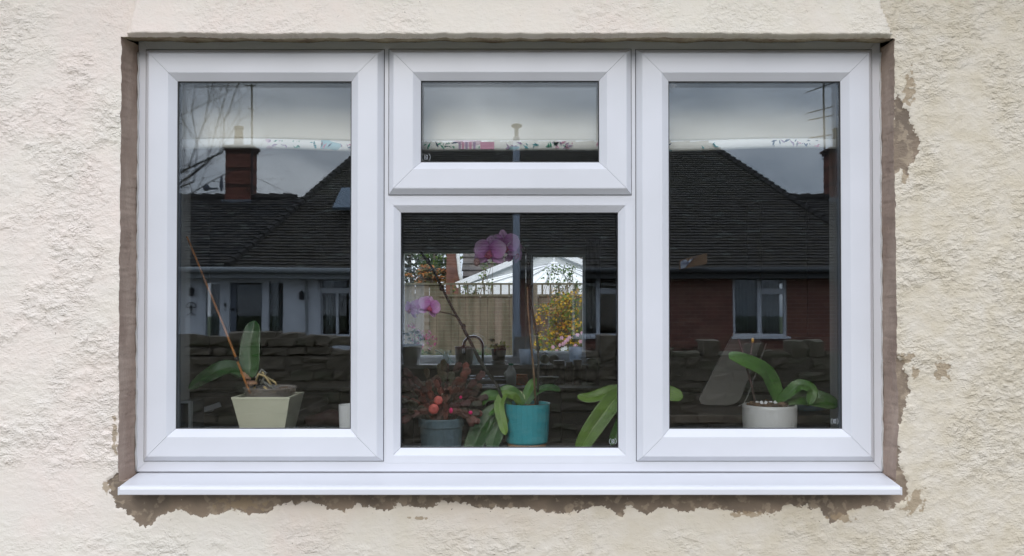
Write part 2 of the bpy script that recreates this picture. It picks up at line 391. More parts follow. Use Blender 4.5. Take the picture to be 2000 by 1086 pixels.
def build_wall():
    h = 0.0042
    def axis(a, b, c, d):
        n1 = max(2, round((b - a) / h)); n2 = round((c - b) / h); n3 = max(2, round((d - c) / h))
        return np.concatenate([np.linspace(a, b, n1 + 1)[:-1], np.linspace(b, c, n2 + 1)[:-1], np.linspace(c, d, n3 + 1)]), n1, n1 + n2
    xs, ix0, ix1 = axis(-1.36, OPX0, OPX1, 1.36)
    zs, iz0, iz1 = axis(zr(-0.72), OPZ0, OPZ1, zr(0.86))
    X, Z = np.meshgrid(xs, zs, indexing='ij')
    # inverse projection at the render face
    dx = X; dy = WY - EYE.y; dz = Z - EYE.z
    fw = dy * math.cos(TILT) + dz * math.sin(TILT); up = -dy * math.sin(TILT) + dz * math.cos(TILT)
    U = 1000 + F * dx / fw; V = VC - F * up / fw
    # ragged arris of the opening
    jag = lambda t, s: (fbm(t, t * 0 + s, 0.030, int(s * 10) + 3, 4, gain=.8) - 0.5)
    fall = lambda d: np.exp(-np.abs(d) / 0.02)
    inz = ((Z > OPZ0 - 0.03) & (Z < OPZ1 + 0.03))
    X2 = X.copy(); Z2 = Z.copy()
    X2 += np.where(inz, jag(Z, 1.0) * 0.006 * fall(X - OPX0), 0)
    X2 += np.where(inz, (jag(Z, 2.0) * 0.007 + 0.006 * np.exp(-((V - 800) / 70) ** 2)) * fall(X - OPX1), 0)
    Z2 += jag(X, 3.0) * 0.007 * fall(Z - OPZ1) + (fbm(X, X * 0, 0.4, 77, 2) - 0.5) * 0.008 * fall(Z - OPZ1)
    # relief: thrown lumps with trowelled smooth areas between them
    rough = np.clip((fbm(X, Z, 0.11, 5, 4) - 0.34) * 3.4, 0.30, 1.0)
    right = np.clip((X - 0.8) / 0.4, 0, 1)
    rough = np.maximum(rough, right * np.clip((fbm(X, Z, 0.25, 15, 2) - 0.3) * 5, 0.35, 1))
    rough = rough * np.interp(V, [900, 965, 1005, 1080], [1, .35, .45, .95])
    lump = fbm(X + 0.35 * Z, Z, 0.021, 21, 3, stretch=0.7, gain=0.7)
    lump2 = np.abs(fbm(X, Z + 0.2 * X, 0.030, 31, 3, stretch=0.7) - 0.5) * 2
    H = rough * (0.0062 * np.clip(lump - 0.42, 0, 1) * 1.6 + 0.0016 * lump2)
    H += 0.008 * (fbm(X, Z, 0.45, 41, 3) - 0.5)
    # drip band over the window, swept out at its ends
    band = inpoly(U + 3 * (fbm(X, Z, .05, 61, 2) - .5), V, BAND)
    bsm = np.where(band, np.clip((np.minimum(U - 252, 1738 - U)) / 40, 0, 1), 0)
    H = np.where(band, H * 0.55 + 0.008 + 0.012 * np.clip((V - -20) / 90, 0, 1) * np.clip(bsm * 3, 0.6, 1), H)
    M = np.zeros_like(X)
    Uw = U + 15 * (fbm(X, Z, 0.016, 81, 3, gain=.8) - 0.5); Vw = V + 15 * (fbm(X, Z, 0.016, 91, 3, gain=.8) - 0.5)
    for poly in MORTAR: M = np.maximum(M, inpoly(Uw, Vw, poly).astype(float))
    # soften
    def blur(A, k):
        for _ in range(k):
            A = A.copy(); A[1:-1, 1:-1] = (A[1:-1, 1:-1] * 2 + A[:-2, 1:-1] + A[2:, 1:-1] + A[1:-1, :-2] + A[1:-1, 2:]) / 6
        return A
    Ms = blur(M, 1)
    H = H * (1 - 0.72 * Ms) - 0.0070 * Ms + Ms * 0.0022 * fbm(X, Z, 0.03, 99, 4)
    S = np.zeros_like(X)
    for (su, sv, a, b_) in STAINS: S = np.maximum(S, np.exp(-((U - su) / a) ** 2 - ((V - sv) / b_) ** 2))
    K = np.clip((X + 0.9 + (fbm(X, Z, 0.3, 7, 3) - 0.5) * 0.9) / 1.7, 0, 1)
    K = np.where(band, K * 0.35, K)
    nx, nz = X.shape
    co = np.stack([X2, WY - H, Z2], -1).reshape(-1, 3)
    I = np.arange(nx * nz).reshape(nx, nz)
    keep = np.ones((nx - 1, nz - 1), bool); keep[ix0:ix1, iz0:iz1] = False
    a = I[:-1, :-1][keep]; b = I[1:, :-1][keep]; c = I[1:, 1:][keep]; d = I[:-1, 1:][keep]
    faces = np.stack([a, b, c, d], 1)
    me = bpy.data.meshes.new('house_wall')
    me.vertices.add(len(co)); me.vertices.foreach_set('co', co.ravel())
    me.loops.add(faces.size); me.loops.foreach_set('vertex_index', faces.ravel())
    me.polygons.add(len(faces)); me.polygons.foreach_set('loop_start', np.arange(0, faces.size, 4)); me.polygons.foreach_set('loop_total', np.full(len(faces), 4))
    me.update(); me.polygons.foreach_set('use_smooth', [True] * len(faces))
    for nm, A in (('mortar', Ms), ('stain', S), ('cream', K), ('rough', rough * np.where(band, .6, 1) * (1 - .6 * Ms))):
        at = me.attributes.new(nm, 'FLOAT', 'POINT'); at.data.foreach_set('value', A.ravel().astype(np.float32))
    me.materials.append(RENDER); me.validate()
    o = bpy.data.objects.new('house_wall', me); COL.objects.link(o)
    tag(o, 'rough cream painted render wall around the white window', 'wall')
    # reveal faces follow the ragged arris back to the frame
    def pt(i, j): return Vector(co[I[i, j]])
    return o, pt, ix0, ix1, iz0, iz1

house, pt, ix0, ix1, iz0, iz1 = build_wall()
REV = mat('mortar_reveal', (0.31, 0.225, 0.175), 0.95, color2=(0.41, 0.315, 0.25), vscale=20, bump=0.003, bscale=110, stretch=(1, 1, 0.35))
SOF = mat('weathered_soffit', (0.42, 0.36, 0.24), 0.95, color2=(0.22, 0.16, 0.10), vscale=22, bump=0.003, bscale=70)
def strip(front, backf, mt, name, n=4, ns=0.0015):
    verts = []; faces = []; m_ = MB()
    for k, p in enumerate(front):
        q = backf(p)
        for j in range(n + 1):
            t = j / n; r = p.lerp(q, t)
            if 0 < j < n: r = r + Vector((random.uniform(-ns, ns), 0, random.uniform(-ns, ns)))
            verts.append(r)
    for k in range(len(front) - 1):
        for j in range(n):
            a = k * (n + 1) + j; faces.append((a, a + 1, a + n + 2, a + n + 1))
    m_.add(verts, faces); return m_.build(name, mt, house, smooth=True)
random.seed(3)
wob = lambda t: 0.0035 * math.sin(t * 21) + 0.002 * math.sin(t * 53 + 1)
strip([pt(ix0, j) for j in range(iz0 - 2, iz1 + 1)], lambda p: Vector((-0.9052 + 0.3 * wob(p.z), 0.004, min(p.z, 2.115))), REV, 'left_reveal')
strip([pt(ix1, j) for j in range(iz0 - 2, iz1 + 1)], lambda p: Vector((0.8925 + 0.3 * wob(p.z + 3), 0.004, min(p.z, 2.115))), REV, 'right_reveal')
strip([pt(i, iz1) for i in range(ix0, ix1 + 1)], lambda p: Vector((p.x * 1.004, 0.004, zr(0.6575) + 0.5 * wob(p.x * 1.3))), SOF, 'soffit')
strip([pt(i, iz0) for i in range(ix0, ix1 + 1)], lambda p: Vector((p.x, 0.004, zr(-0.3905))), REV, 'sill_bed')
# rest of the front wall, roof, eaves
mb = MB()
for (x0, x1, z0, z1) in ((-5.2, -1.36, 0, 2.62), (1.36, 5.2, 0, 2.62), (-1.36, 1.36, 0, zr(-0.72)), (-1.36, 1.36, zr(0.86), 2.62)):
    mb.box(x0, x1, WY - 0.002, 0.20, z0, z1)
mb.build('outer_wall', RENDER, house)
ROOF1 = mat('own_roof_tile', (0.10, 0.075, 0.06), 0.9, var=0.3)
mb = MB()
mb.add([(-5.5, -0.24, 2.56), (5.5, -0.24, 2.56), (5.5, 2.75, 4.3), (-5.5, 2.75, 4.3), (5.5, 5.95, 2.56), (-5.5, 5.95, 2.56),
        (-5.5, -0.24, 2.64), (5.5, -0.24, 2.64), (5.5, 2.75, 4.4), (-5.5, 2.75, 4.4), (5.5, 5.95, 2.64), (-5.5, 5.95, 2.64)],
       [(0, 1, 2, 3), (3, 2, 4, 5), (6, 9, 8, 7), (9, 11, 10, 8), (0, 6, 7, 1), (5, 4, 10, 11), (0, 3, 9, 6), (3, 5, 11, 9), (1, 7, 8, 2), (2, 8, 10, 4)])
mb.build('roof', ROOF1, house)
WHP = mat('white_painted_board', (0.75, 0.75, 0.74), 0.5)
mb = MB(); mb.box(-5.5, 5.5, -0.22, WY - .02, 2.50, 2.52); mb.box(-5.5, 5.5, -0.24, -0.22, 2.46, 2.62)
mb.build('eaves_board', WHP, house)
mb = MB()
for x in (-5.2, 5.0): mb.box(x, x + 0.2, 0.2, 5.5, 0, 2.62)
mb.build('gable_wall', RENDER, house)

# =================================================================== THE WINDOW
win = thing('casement_window', 'large white three light casement window with a small top hung light over the middle', 'window', (0, 0, zr(-0.39)))
def ring_parts(rect, prof, gap=0.0004):
    """four mitred members: returns dict side -> MB"""
    x0, x1, z0, z1 = rect; res = {}
    n = len(prof)
    for side in 'btlr':
        m_ = MB(); vs = []
        for end in (0, 1):
            for (i, y) in prof:
                gx = gap * 1.0
                if side == 'b': p = (x0 + i + gx if end == 0 else x1 - i - gx, y, z0 + i)
                if side == 't': p = (x0 + i + gx if end == 0 else x1 - i - gx, y, z1 - i)
                if side == 'l': p = (x0 + i, y, z0 + i + gx if end == 0 else z1 - i - gx)
                if side == 'r': p = (x1 - i, y, z0 + i + gx if end == 0 else z1 - i - gx)
                vs.append(p)
        fs = [(k, (k + 1) % n, (k + 1) % n + n, k + n) for k in range(n)] + [tuple(range(n)), tuple(range(2 * n - 1, n - 1, -1))]
        m_.add(vs, fs); res[side] = m_
    return res
def whole_ring(rect, prof, gap=0.0):
    m_ = MB()
    for p in ring_parts(rect, prof, gap).values(): m_.add(p.v, p.f)
    return m_

# outer frame: jambs, head, bottom, mullions, transom
FR = (-0.9050, 0.8926, zr(-0.3815), zr(0.668))
fprof = [(0, 0.07), (0, 0.002), (0.002, 0.0), (0.040, 0.0), (0.042, 0.07)]
for side, nm in (('b', 'frame_rail'), ('t', 'frame_rail'), ('l', 'frame_jamb'), ('r', 'frame_jamb')):
    ring_parts(FR, fprof)[side].build(nm, UPVC, win)
for (a, b) in ((-0.3330, -0.2860), (0.2735, 0.3230)):
    mb = MB(); mb.box(a, b, 0.0003, 0.07, zr(-0.3415), zr(0.628)); mb.build('mullion', UPVC, win)
mb = MB(); mb.box(-0.2858, 0.2733, 0.0003, 0.07, zr(0.2605), zr(0.312)); mb.build('transom', UPVC, win)
SIL = mat('sealant', (.52, .51, .49), .5, var=.1, vscale=30)
for xx_, s_ in ((FR[0], 1), (FR[1], -1)):
    mb = MB(); mb.tube([(xx_ + s_ * (.001 + .0012 * math.sin(k * 2.3)), -.0005, FR[2] + .004 + k * .0206) for k in range(50)], [.0024 + .0007 * math.sin(k * 1.7) for k in range(50)], 6); mb.build('sealant_bead', SIL, win, smooth=True)
# sill
sp = [(0.055, -0.3838), (0.0, -0.3838), (-0.112, -0.3905), (-0.119, -0.3930), (-0.1215, -0.3980), (-0.1215, -0.4105), (-0.114, -0.4105), (-0.114, -0.4005), (0.055, -0.396)]
mb = MB(); n = len(sp); vs = []
for (e, sgn) in ((-0.889, -1), (0.880, 1)):
    for (y, z) in sp:
        k = min(1, max(0, (y + 0.06) / 0.06)); vs.append((e + sgn * 0.012 * k, y, zr(z)))
mb.add(vs, [(k, (k + 1) % n, (k + 1) % n + n, k + n) for k in range(n)] + [tuple(range(n)), tuple(range(2 * n - 1, n - 1, -1))])
mb.build('sill', UPVC2, win, bevel=0.002, seg=3)
mb = MB()
for e, s_ in ((-0.8905, 1), (0.8815, -1)):
    mb.box(min(e, e + s_ * 0.0035), max(e, e + s_ * 0.0035), -0.1225, -0.03, zr(-0.4110), zr(-0.3925))
mb.build('sill_end_cap', UPVC2, win, bevel=0.0015)

def glass_set(parent, rect, y):
    x0, x1, z0, z1 = rect
    e = 0.004
    mb = MB(); mb.box(x0 - e, x1 + e, y, y + 0.004, z0 - e, z1 + e); o1 = mb.build('outer_pane', GLASS, parent)
    mb = MB(); mb.box(x0 - e, x1 + e, y + 0.020, y + 0.024, z0 - e, z1 + e); o2 = mb.build('inner_pane', GLASS, parent)
    r = (x0 - e - .001, x1 + e + .001, z0 - e - .001, z1 + e + .001)
    whole_ring(r, [(0, y + 0.0045), (0.0042, y + 0.0045), (0.0042, y + 0.0195), (0, y + 0.0195)]).build('spacer_bar', ALU, parent)
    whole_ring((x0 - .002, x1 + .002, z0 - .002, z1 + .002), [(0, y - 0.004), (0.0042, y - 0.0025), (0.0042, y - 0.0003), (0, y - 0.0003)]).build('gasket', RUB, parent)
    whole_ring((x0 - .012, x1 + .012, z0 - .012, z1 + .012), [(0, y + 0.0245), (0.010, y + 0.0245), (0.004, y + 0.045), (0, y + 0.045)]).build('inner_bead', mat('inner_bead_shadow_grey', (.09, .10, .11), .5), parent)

BEV, TOT = 0.0135, 0.0775
def sash(face, label):
    x0, x1, z0, z1 = face
    rect = (x0 - BEV, x1 + BEV, z0 - BEV, z1 + BEV)
    core = whole_ring((rect[0] + .004, rect[1] - .004, rect[2] + .004, rect[3] - .004), [(0, 0.002), (0, 0.058), (TOT - .030, 0.058), (TOT - 0.030, 0.024), (TOT - .012, 0.0025)])
    s_ = core.build('sash', UPVC, win, label=label)
    whole_ring((rect[0] - .0014, rect[1] + .0014, rect[2] - .0014, rect[3] + .0014), [(0, -0.0004), (0.0016, -0.0004), (0.0016, 0.001), (0, 0.001)]).build('gap_shade_ring', RUB, s_)  # thin black ring added to stand in for the shadow gap round the sash
    prof = [(0.0, -0.0018), (0.0012, -0.0045), (BEV - 0.001, -0.0172), (BEV + 0.001, -0.018), (TOT - 0.0182, -0.018), (TOT - 0.0166, -0.0172), (TOT, -0.0055), (TOT, -0.0030), (0.0, 0.0)]
    rp = ring_parts(rect, prof)
    for side, nm in (('b', 'rail'), ('t', 'rail'), ('l', 'stile'), ('r', 'stile')): rp[side].build(nm, UPVC, s_)
    grect = (rect[0] + TOT, rect[1] - TOT, rect[2] + TOT, rect[3] - TOT)
    glass_set(s_, grect, -0.0020)
    return s_, grect
sL, gL = sash((-0.8711, -0.3230, zr(-0.3413), zr(0.6240)), 'tall left hand opening sash with orchid stake behind')
sM, gM = sash((-0.2838, 0.2741, zr(0.2997), zr(0.6252)), 'small top hung sash over the middle light')
sR, gR = sash((0.3132, 0.8564, zr(-0.3413), zr(0.6240)), 'tall right hand opening sash')
# fixed light: bead ring set in the frame
FX = (-0.2855, 0.2730, zr(-0.3410), zr(0.2605))
bprof = [(-0.020, 0.0006), (-0.019, -0.0006), (-0.001, -0.0006), (0.0005, 0.0002), (0.0155, 0.0115), (0.0155, 0.014), (-0.020, 0.014)]
rp = ring_parts(FX, bprof)
for side in 'btlr': rp[side].build('glazing_bead', UPVC, win)
fx = (FX[0] + .0155, FX[1] - .0155, FX[2] + .0155, FX[3] - .0155)
fl = MB(); fl.box(FX[0], FX[0] + .0001, .02, .021, FX[2], FX[2] + .001)
glass_set(win, fx, 0.0150)

def etched(parent, u, v, y, s, rz=0.0):
    c = P(u, v, y); r = s / 810 / 2
    mb = MB()
    for (a0, a1, rr) in ((35, 145, 1.0), (215, 325, 1.0)):
        pts = [c + Vector((math.cos(math.radians(a + 90)) * r * rr, 0, math.sin(math.radians(a + 90)) * r * rr)) for a in range(a0, a1 + 1, 11)]
        mb.tube(pts, 0.00055, 4)
    for (x0, z0, x1, z1) in ((-.35, .5, .35, .5), (-.35, -.5, .35, -.5), (-.35, .5, -.35, -.5), (.35, .5, .35, -.5), (-.35, 0, .35, .45), (-.2, -.2, .3, -.2), (-.2, .15, .2, -.35)):
        mb.tube([c + Vector((x0 * r, 0, z0 * r)), c + Vector((x1 * r, 0, z1 * r))], 0.0005, 4)
    mb.build('safety_mark', ETCH, parent)
etched(sM, 832, 307, -0.0026, 17); etched(sR, 1316, 168, -0.0026, 11); etched(sR, 1630, 823, -0.0026, 14); etched(win, 1197, 862, 0.0144, 14)

# =================================================================== ROOM BEHIND
WALLP = mat('kitchen_wall_paint', (0.36, 0.35, 0.325), 0.9, var=0.05)
CEIL = mat('ceiling_paint', (0.6, 0.6, 0.59), 0.9)
FLR = mat('dark_floor', (0.06, 0.05, 0.042), 0.5, var=0.2)
PLAS = mat('reveal_plaster', (0.24, 0.24, 0.24), 0.8)
RX0, RX1, RY1 = -2.7, 2.9, 5.40
mb = MB(); mb.box(-5.0, 5.0, 0.20, 5.6, 0.012, 0.05); mb.build('floor', FLR, kind='structure')
mb = MB(); mb.box(RX0, RX1, 0.14, 5.5, 2.42, 2.50); mb.build('ceiling', CEIL, kind='structure')
mb = MB(); mb.box(RX0 - .1, RX0, 0.2, 5.5, 0.05, 2.5); mb.build('side_wall', WALLP, kind='structure')
mb = MB(); mb.box(RX1, RX1 + .1, 0.2, 5.5, 0.05, 2.5); mb.build('side_wall', WALLP, kind='structure')
# inner skin of the front wall round the window
mb = MB(); IX0, IX1, IZ0, IZ1 = -0.885, 0.873, zr(-0.358), zr(0.62)
for (x0, x1, z0, z1) in ((RX0, IX0, 0.05, 2.5), (IX1, RX1, 0.05, 2.5), (IX0, IX1, 0.05, IZ0 - .02), (IX0, IX1, IZ1, 2.5)):
    mb.box(x0, x1, 0.201, 0.28, z0, z1)
mb.build('inner_wall', WALLP, kind='structure')
mb = MB()
mb.box(-0.93, IX0, 0.071, 0.2005, zr(-.36), zr(.66)); mb.box(IX1, 0.92, 0.071, 0.2005, zr(-.36), zr(.66)); mb.box(IX0, IX1, 0.071, 0.2005, IZ1, zr(.66))
mb.build('inner_reveal', PLAS, kind='structure')
DW = mat('dark_wood_board', (0.075, 0.055, 0.042), 0.5, var=0.25, vscale=12, stretch=(0.3, 3, 3))
mb = MB(); mb.box(IX0 - .04, IX1 + .04, 0.072, 0.30, IZ0 - 0.025, IZ0); mb.build('windowsill', DW, kind='structure', bevel=0.004)

# rear wall with its window opening
a = P(771, 478, 5.4); b = P(1166, 712, 5.4)
WX0, WX1, WZ0, WZ1 = a.x, b.x, b.z, a.z
mb = MB()
for (x0, x1, z0, z1) in ((-5.0, WX0, 0, 2.6), (WX1, 5.0, 0, 2.6), (WX0, WX1, 0, WZ0), (WX0, WX1, WZ1, 2.6)): mb.box(x0, x1, RY1, 5.62, z0, z1)
mb.build('rear_wall', WALLP, kind='structure')
mb = MB(); mb.box(WX0 - .03, WX1 + .05, RY1 - 0.10, 5.52, WZ0 - 0.03, WZ0 + 0.004); mb.build('rear_windowsill', mat('white_sill_gloss', (0.8, 0.81, 0.82), 0.35), kind='structure', bevel=0.004)
rw = thing('rear_window', 'white framed window at the far side of the kitchen facing the garden', 'window', (0, 5.5, WZ0))
UP3 = mat('rear_upvc', (0.8, 0.81, 0.84), 0.4)
fy = 5.5
RF = (WX0, WX1, WZ0 + 0.004, WZ1)
whole_ring(RF, [(0, fy + .05), (0, fy - .02), (.055, fy - .02), (.07, fy), (.07, fy + .05)]).build('window_frame', UP3, rw)
ml, mr = P(1001, 600, fy).x, P(1027, 600, fy).x
mb = MB(); mb.box(ml, mr, fy - .02, fy + .05, WZ0 + .06, WZ1 - .07); mb.build('mullion', UP3, rw, bevel=.006)
rs = (mr + .002, P(1152, 600, fy).x, WZ0 + .05, WZ1 - .04)
so = whole_ring(rs, [(0, fy + .03), (0, fy - .03), (.045, fy - .034), (.065, fy - .01), (.065, fy + .03)]).build('sash', UP3, rw)
mb = MB(); mb.box(rs[0] + .05, rs[1] - .05, fy, fy + .006, rs[2] + .05, rs[3] - .05); mb.build('pane', GLASS, so)
mb = MB(); mb.box(WX0 + .06, ml, fy + .001, fy + .007, WZ0 + .06, WZ1 - .06); mb.build('pane', GLASS, rw)
mb = MB(); hx = mr + .045; mb.box(hx - .012, hx + .012, fy - .05, fy - .034, WZ0 + .45, WZ0 + .56); mb.build('handle', UP3, so, bevel=.004)
# pale curtain edge hanging right of the rear window
mb = MB(); cx0 = P(1166, 600, 5.35).x
pts = []
for i in range(9):
    x = cx0 - .10 + i * 0.016; pts.append((x, 5.33 + 0.014 * math.sin(i * 2.1)))
mb.add([(x, y, WZ0 - .02) for x, y in pts] + [(x, y, WZ1 + .05) for x, y in pts], [(i, i + 1, i + 10, i + 9) for i in range(8)])
mb.build('curtain', mat('grey_curtain', (0.20, 0.21, 0.215), 0.9), smooth=True, solid=0.004, label='narrow grey curtain hanging at the right edge of the kitchen window', cat='curtain')

# =================================================================== KITCHEN
UNIT = mat('dark_kitchen_unit', (0.045, 0.032, 0.025), 0.45, var=0.25, vscale=5)
TOPM = mat('worktop', (0.36, 0.34, 0.31), 0.3, var=0.2, vscale=60)
CHR = mat('chrome', (0.75, 0.77, 0.80), 0.12, metal=1.0)
BLK = mat('black_plastic', (0.012, 0.012, 0.013), 0.35)
WT = P(1000, 757, 4.75).z         # worktop height from the photo
counter = thing('kitchen_counter', 'long dark kitchen counter with drawers under the rear window', 'counter', (0, 5.0, 0.05))
mb = MB(); mb.box(RX0 + .01, RX1 - .01, 4.73, RY1 - .002, WT - .035, WT); mb.build('worktop', TOPM, counter, bevel=.004)
mb = MB(); mb.box(RX0 + .01, RX1 - .01, 4.80, RY1 - .002, 0.05, WT - .036); mb.build('carcass', UNIT, counter)
for i in range(9):
    x = -2.6 + i * 0.6
    for (z0, z1) in ((WT - .20, WT - .045), (WT - .42, WT - .205), (0.15, WT - .425)):
        mb = MB(); mb.box(x + .004, x + .596, 4.776, 4.798, z0, z1)
        d = mb.build('drawer_front', UNIT, counter, bevel=.003)
        mb = MB(); zc = z1 - .04; mb.tube([(x + .22, 4.765, zc), (x + .22, 4.755, zc), (x + .38, 4.755, zc), (x + .38, 4.765, zc), (x + .38, 4.777, zc)], .004, 6); mb.build('handle', CHR, d)
wu = thing('wall_cupboard', 'tall pale beige cupboard at the right of the kitchen rear wall', 'cupboard', (2.5, 5.1, 1.2))
mb = MB(); mb.box(2.10, 2.88, 5.02, RY1 - .002, 1.25, 2.41); mb.build('carcass', mat('beige_door', (.34, .29, .22), .5), wu)
for x in (2.105, 2.495): mb = MB(); mb.box(x, x + .38, 5.0, 5.018, 1.255, 2.40); mb.build('door', MATS['beige_door'], wu, bevel=.003)
# sink and draining edge
mb = MB(); a = P(905, 760, 4.95); b = P(1005, 760, 4.95)
mb.box(a.x, b.x, 4.86, 5.24, WT + .001, WT + .006)
mb.box(a.x + .03, b.x - .03, 4.90, 5.20, WT + .006, WT + .012)
mb.build('sink', mat('steel', (0.5, 0.5, 0.52), 0.25, metal=1.0), bevel=.003, label='steel sink rim let into the worktop under the tap', cat='sink')
# tap
def lift(u, v, y): return P(u, v, y)
tap = thing('kitchen_tap', 'chrome swan neck tap rising above the sink', 'tap', P(943, 752, 5.15))
pts = [P(943, 750, 5.15)] + [P(943, 700, 5.15)] + [P(924 + 19 * math.cos(t), 676 - 19 * math.sin(t), 5.15) for t in [i * math.pi / 10 for i in range(11)]] + [P(905, 690, 5.15)]
mb = MB(); mb.tube(pts, .012, 10); mb.build('spout', CHR, tap, smooth=True)
mb = MB(); q = P(943, 752, 5.15); mb.lathe((q.x, q.y, WT + .003), [(.026, 0), (.026, .008), (.020, .012), (.018, .07), (.012, .075)], 16); mb.tube([(q.x + .01, q.y, WT + .05), (q.x + .07, q.y - .02, WT + .075)], .005, 8); mb.build('tap_base', CHR, tap, smooth=True)
# dish rack of chrome bars
rack = thing('dish_rack', 'low chrome wire rack with black tray left of the milk bottle', 'rack', P(950, 757, 5.0))
mb = MB()
for v in (735, 740): mb.tube([P(917, v, 4.92), P(960, v, 4.92)], .006, 6)
mb.tube([P(965, 736, 4.93), P(1000, 736, 4.93)], .005, 6)
mb.build('wire', CHR, rack, smooth=True)
a = P(912, 742, 4.95); b = P(1002, 756, 4.95)
mb = MB(); mb.box(a.x, b.x, 4.94, 5.12, WT + .012, a.z); mb.build('tray', BLK, rack, bevel=.006)
# milk bottle
q = P(998, 753, 4.95); s_ = 1 / 233.0
mbt = thing('milk_bottle', 'white plastic milk bottle with green cap beside the sink', 'bottle', (q.x, q.y, WT))
hgt = P(998, 709, 4.95).z - WT - .02
mb = MB(); mb.lathe((q.x, q.y, WT), [(.040, 0), (.044, .01), (.044, hgt * .6), (.038, hgt * .75), (.018, hgt * .92), (.017, hgt)], 16); mb.build('body', thin_mat('milk_plastic', (0.85, 0.88, 0.85), .6), mbt, smooth=True)
mb = MB(); mb.lathe((q.x, q.y, WT + hgt), [(.021, 0), (.021, .018), (.015, .02)], 16); mb.build('cap', thin_mat('green_cap', (0.03, 0.45, 0.28), .4), mbt)
mb = MB(); mb.tube([(q.x - .038, q.y, WT + hgt * .7), (q.x - .055, q.y, WT + hgt * .6), (q.x - .042, q.y, WT + hgt * .45)], .008, 6); mb.build('handle', MATS['milk_plastic'], mbt, smooth=True)

def jar(name, label, cat, u, vtop, vbot, w_px, y, bodym, lidm, prof=None, z0=None):
    q = P(u, vbot, y); z0 = q.z if z0 is None else z0
    top = P(u, vtop, y).z; r = w_px / F * (y + 2) / 2; h = top - z0
    t = thing(name, label, cat, (q.x, q.y, z0))
    pr = prof or [(r * .94, 0), (r, h * .04), (r, h * .72), (r * .86, h * .80)]
    pr = [(a_, b_) for a_, b_ in pr]
    mb = MB(); mb.lathe((q.x, q.y, z0), pr, 20); mb.build('body', bodym, t, smooth=False, bevel=.001)
    if lidm is not None:
        mb = MB(); mb.lathe((q.x, q.y, z0 + h * .80 + .0005), [(r * .93, 0), (r * .95, h * .18), (r * .85, h * .20)], 20); mb.build('lid', lidm, t)
    return t
AMB = thin_mat('amber_glass', (0.60, 0.20, 0.03), .6)
BLU = mat('dark_blue', (0.02, 0.035, 0.06), .3)
jar('amber_jar', 'short jar of amber honey beside the milk bottle', 'jar', 1019, 731, 752, 24, 5.0, AMB, AMB, z0=WT)
jar('storage_jar', 'dark jar with blue lid behind the tall brown stake', 'jar', 1061, 711, 752, 19, 5.15, BLU, BLU, z0=WT)
jar('coffee_canister', 'squat black canister leftmost of the black kitchen jars', 'canister', 1092, 704, 752, 24, 5.1, BLK, BLK, z0=WT)
jar('spice_canister', 'slim black canister just right of the squat one', 'canister', 1112, 707, 752, 14, 5.12, BLK, BLK, z0=WT)
jar('tall_canister', 'tall black ribbed canister third from the left on the worktop', 'canister', 1128, 703, 752, 18, 5.05, BLK, BLK, z0=WT)
jar('kettle_base', 'wide black flared canister at the right end of the worktop', 'canister', 1158, 700, 752, 26, 5.05, BLK, BLK, z0=WT)
jar('green_bowl', 'dull green bowl in front of the black jars', 'bowl', 1070, 735, 755, 36, 4.90, mat('green_glaze', (0.03, 0.06, 0.02), .4), None, z0=WT,
    prof=[(.04, 0), (.05, .01), (.09, .07), (.095, .075), (.085, .07), (.045, .018)])
jar('blue_dish', 'small blue dish at the front edge of the worktop', 'dish', 1070, 749, 757, 20, 4.80, mat('blue_glaze', (0.03, 0.10, 0.16), .2), None, z0=WT,
    prof=[(.03, 0), (.05, .012), (.048, .022), (.03, .012)])
mb = MB()
for i, (u, v) in enumerate(((905, 756), (945, 757), (1030, 757), (1088, 758))):
    q = P(u, v, 4.82); mb = MB(); mb.box(q.x - .05, q.x + .05, 4.79, 4.86, WT + .0005, WT + .004, rot=Matrix.Rotation(.2 * i - .3, 3, 'Z'))
    mb.build('paper_sheet', mat('white_paper', (.7, .7, .7), .8), label=('folded white paper on the worktop left of the sink', 'white paper lying under the dish rack', 'white paper in front of the amber jar', 'white paper below the black canister')[i], cat='paper')

# things on the rear windowsill
SZ = WZ0 + 0.004
def small_pot(name, label, u, vtop, w_px, mt, y=5.36, taper=.8, parent=None, z0=None):
    z0 = SZ if z0 is None else z0
    q = P(u, vtop, y); r = w_px / F * (y + 2) / 2; h = q.z - z0
    t = thing(name, label, 'potted plant', (q.x, q.y, z0))
    mb = MB(); mb.lathe((q.x, q.y, z0), [(r * taper, 0), (r * .98, h * .93), (r, h * .93), (r, h), (r * .92, h), (r * .88, h * .9)], 24); mb.build('pot', mt, t, smooth=False)
    mb = MB(); mb.lathe((q.x, q.y, z0 + h * .88), [(r * .87, 0), (r * .5, .006)], 16); mb.build('soil', mat('soil', (.03, .022, .016), .95), t)
    return t, q, r, h
def leaves_mesh(mb, n, cen, rad, size, rnd, mis=(0,), shell=0.3, droop=0.0, asp=0.55):
    for _ in range(n):
        d = Vector((rnd.gauss(0, 1), rnd.gauss(0, 1), rnd.gauss(0, 1))).normalized() * (rnd.uniform(shell, 1) ** .7)
        c = Vector(cen) + Vector((d.x * rad[0], d.y * rad[1], d.z * rad[2]))
        s_ = size * rnd.uniform(.6, 1.35)
        t = Vector((rnd.uniform(-1, 1), rnd.uniform(-1, 1), rnd.uniform(-.8, .6) - droop)).normalized()
        nn = Vector((rnd.uniform(-1, 1), rnd.uniform(-1, .3), rnd.uniform(-.3, 1))).normalized()
        b_ = t.cross(nn)
        if b_.length < .1: continue
        b_.normalize(); k = b_.cross(t) * s_ * .12
        mb.add([c - t * s_ * .5, c - t * s_ * .08 + b_ * s_ * asp * .5 + k, c + t * s_ * .5, c - t * s_ * .08 - b_ * s_ * asp * .5 + k], [(0, 1, 2), (0, 2, 3)], rnd.choice(mis))
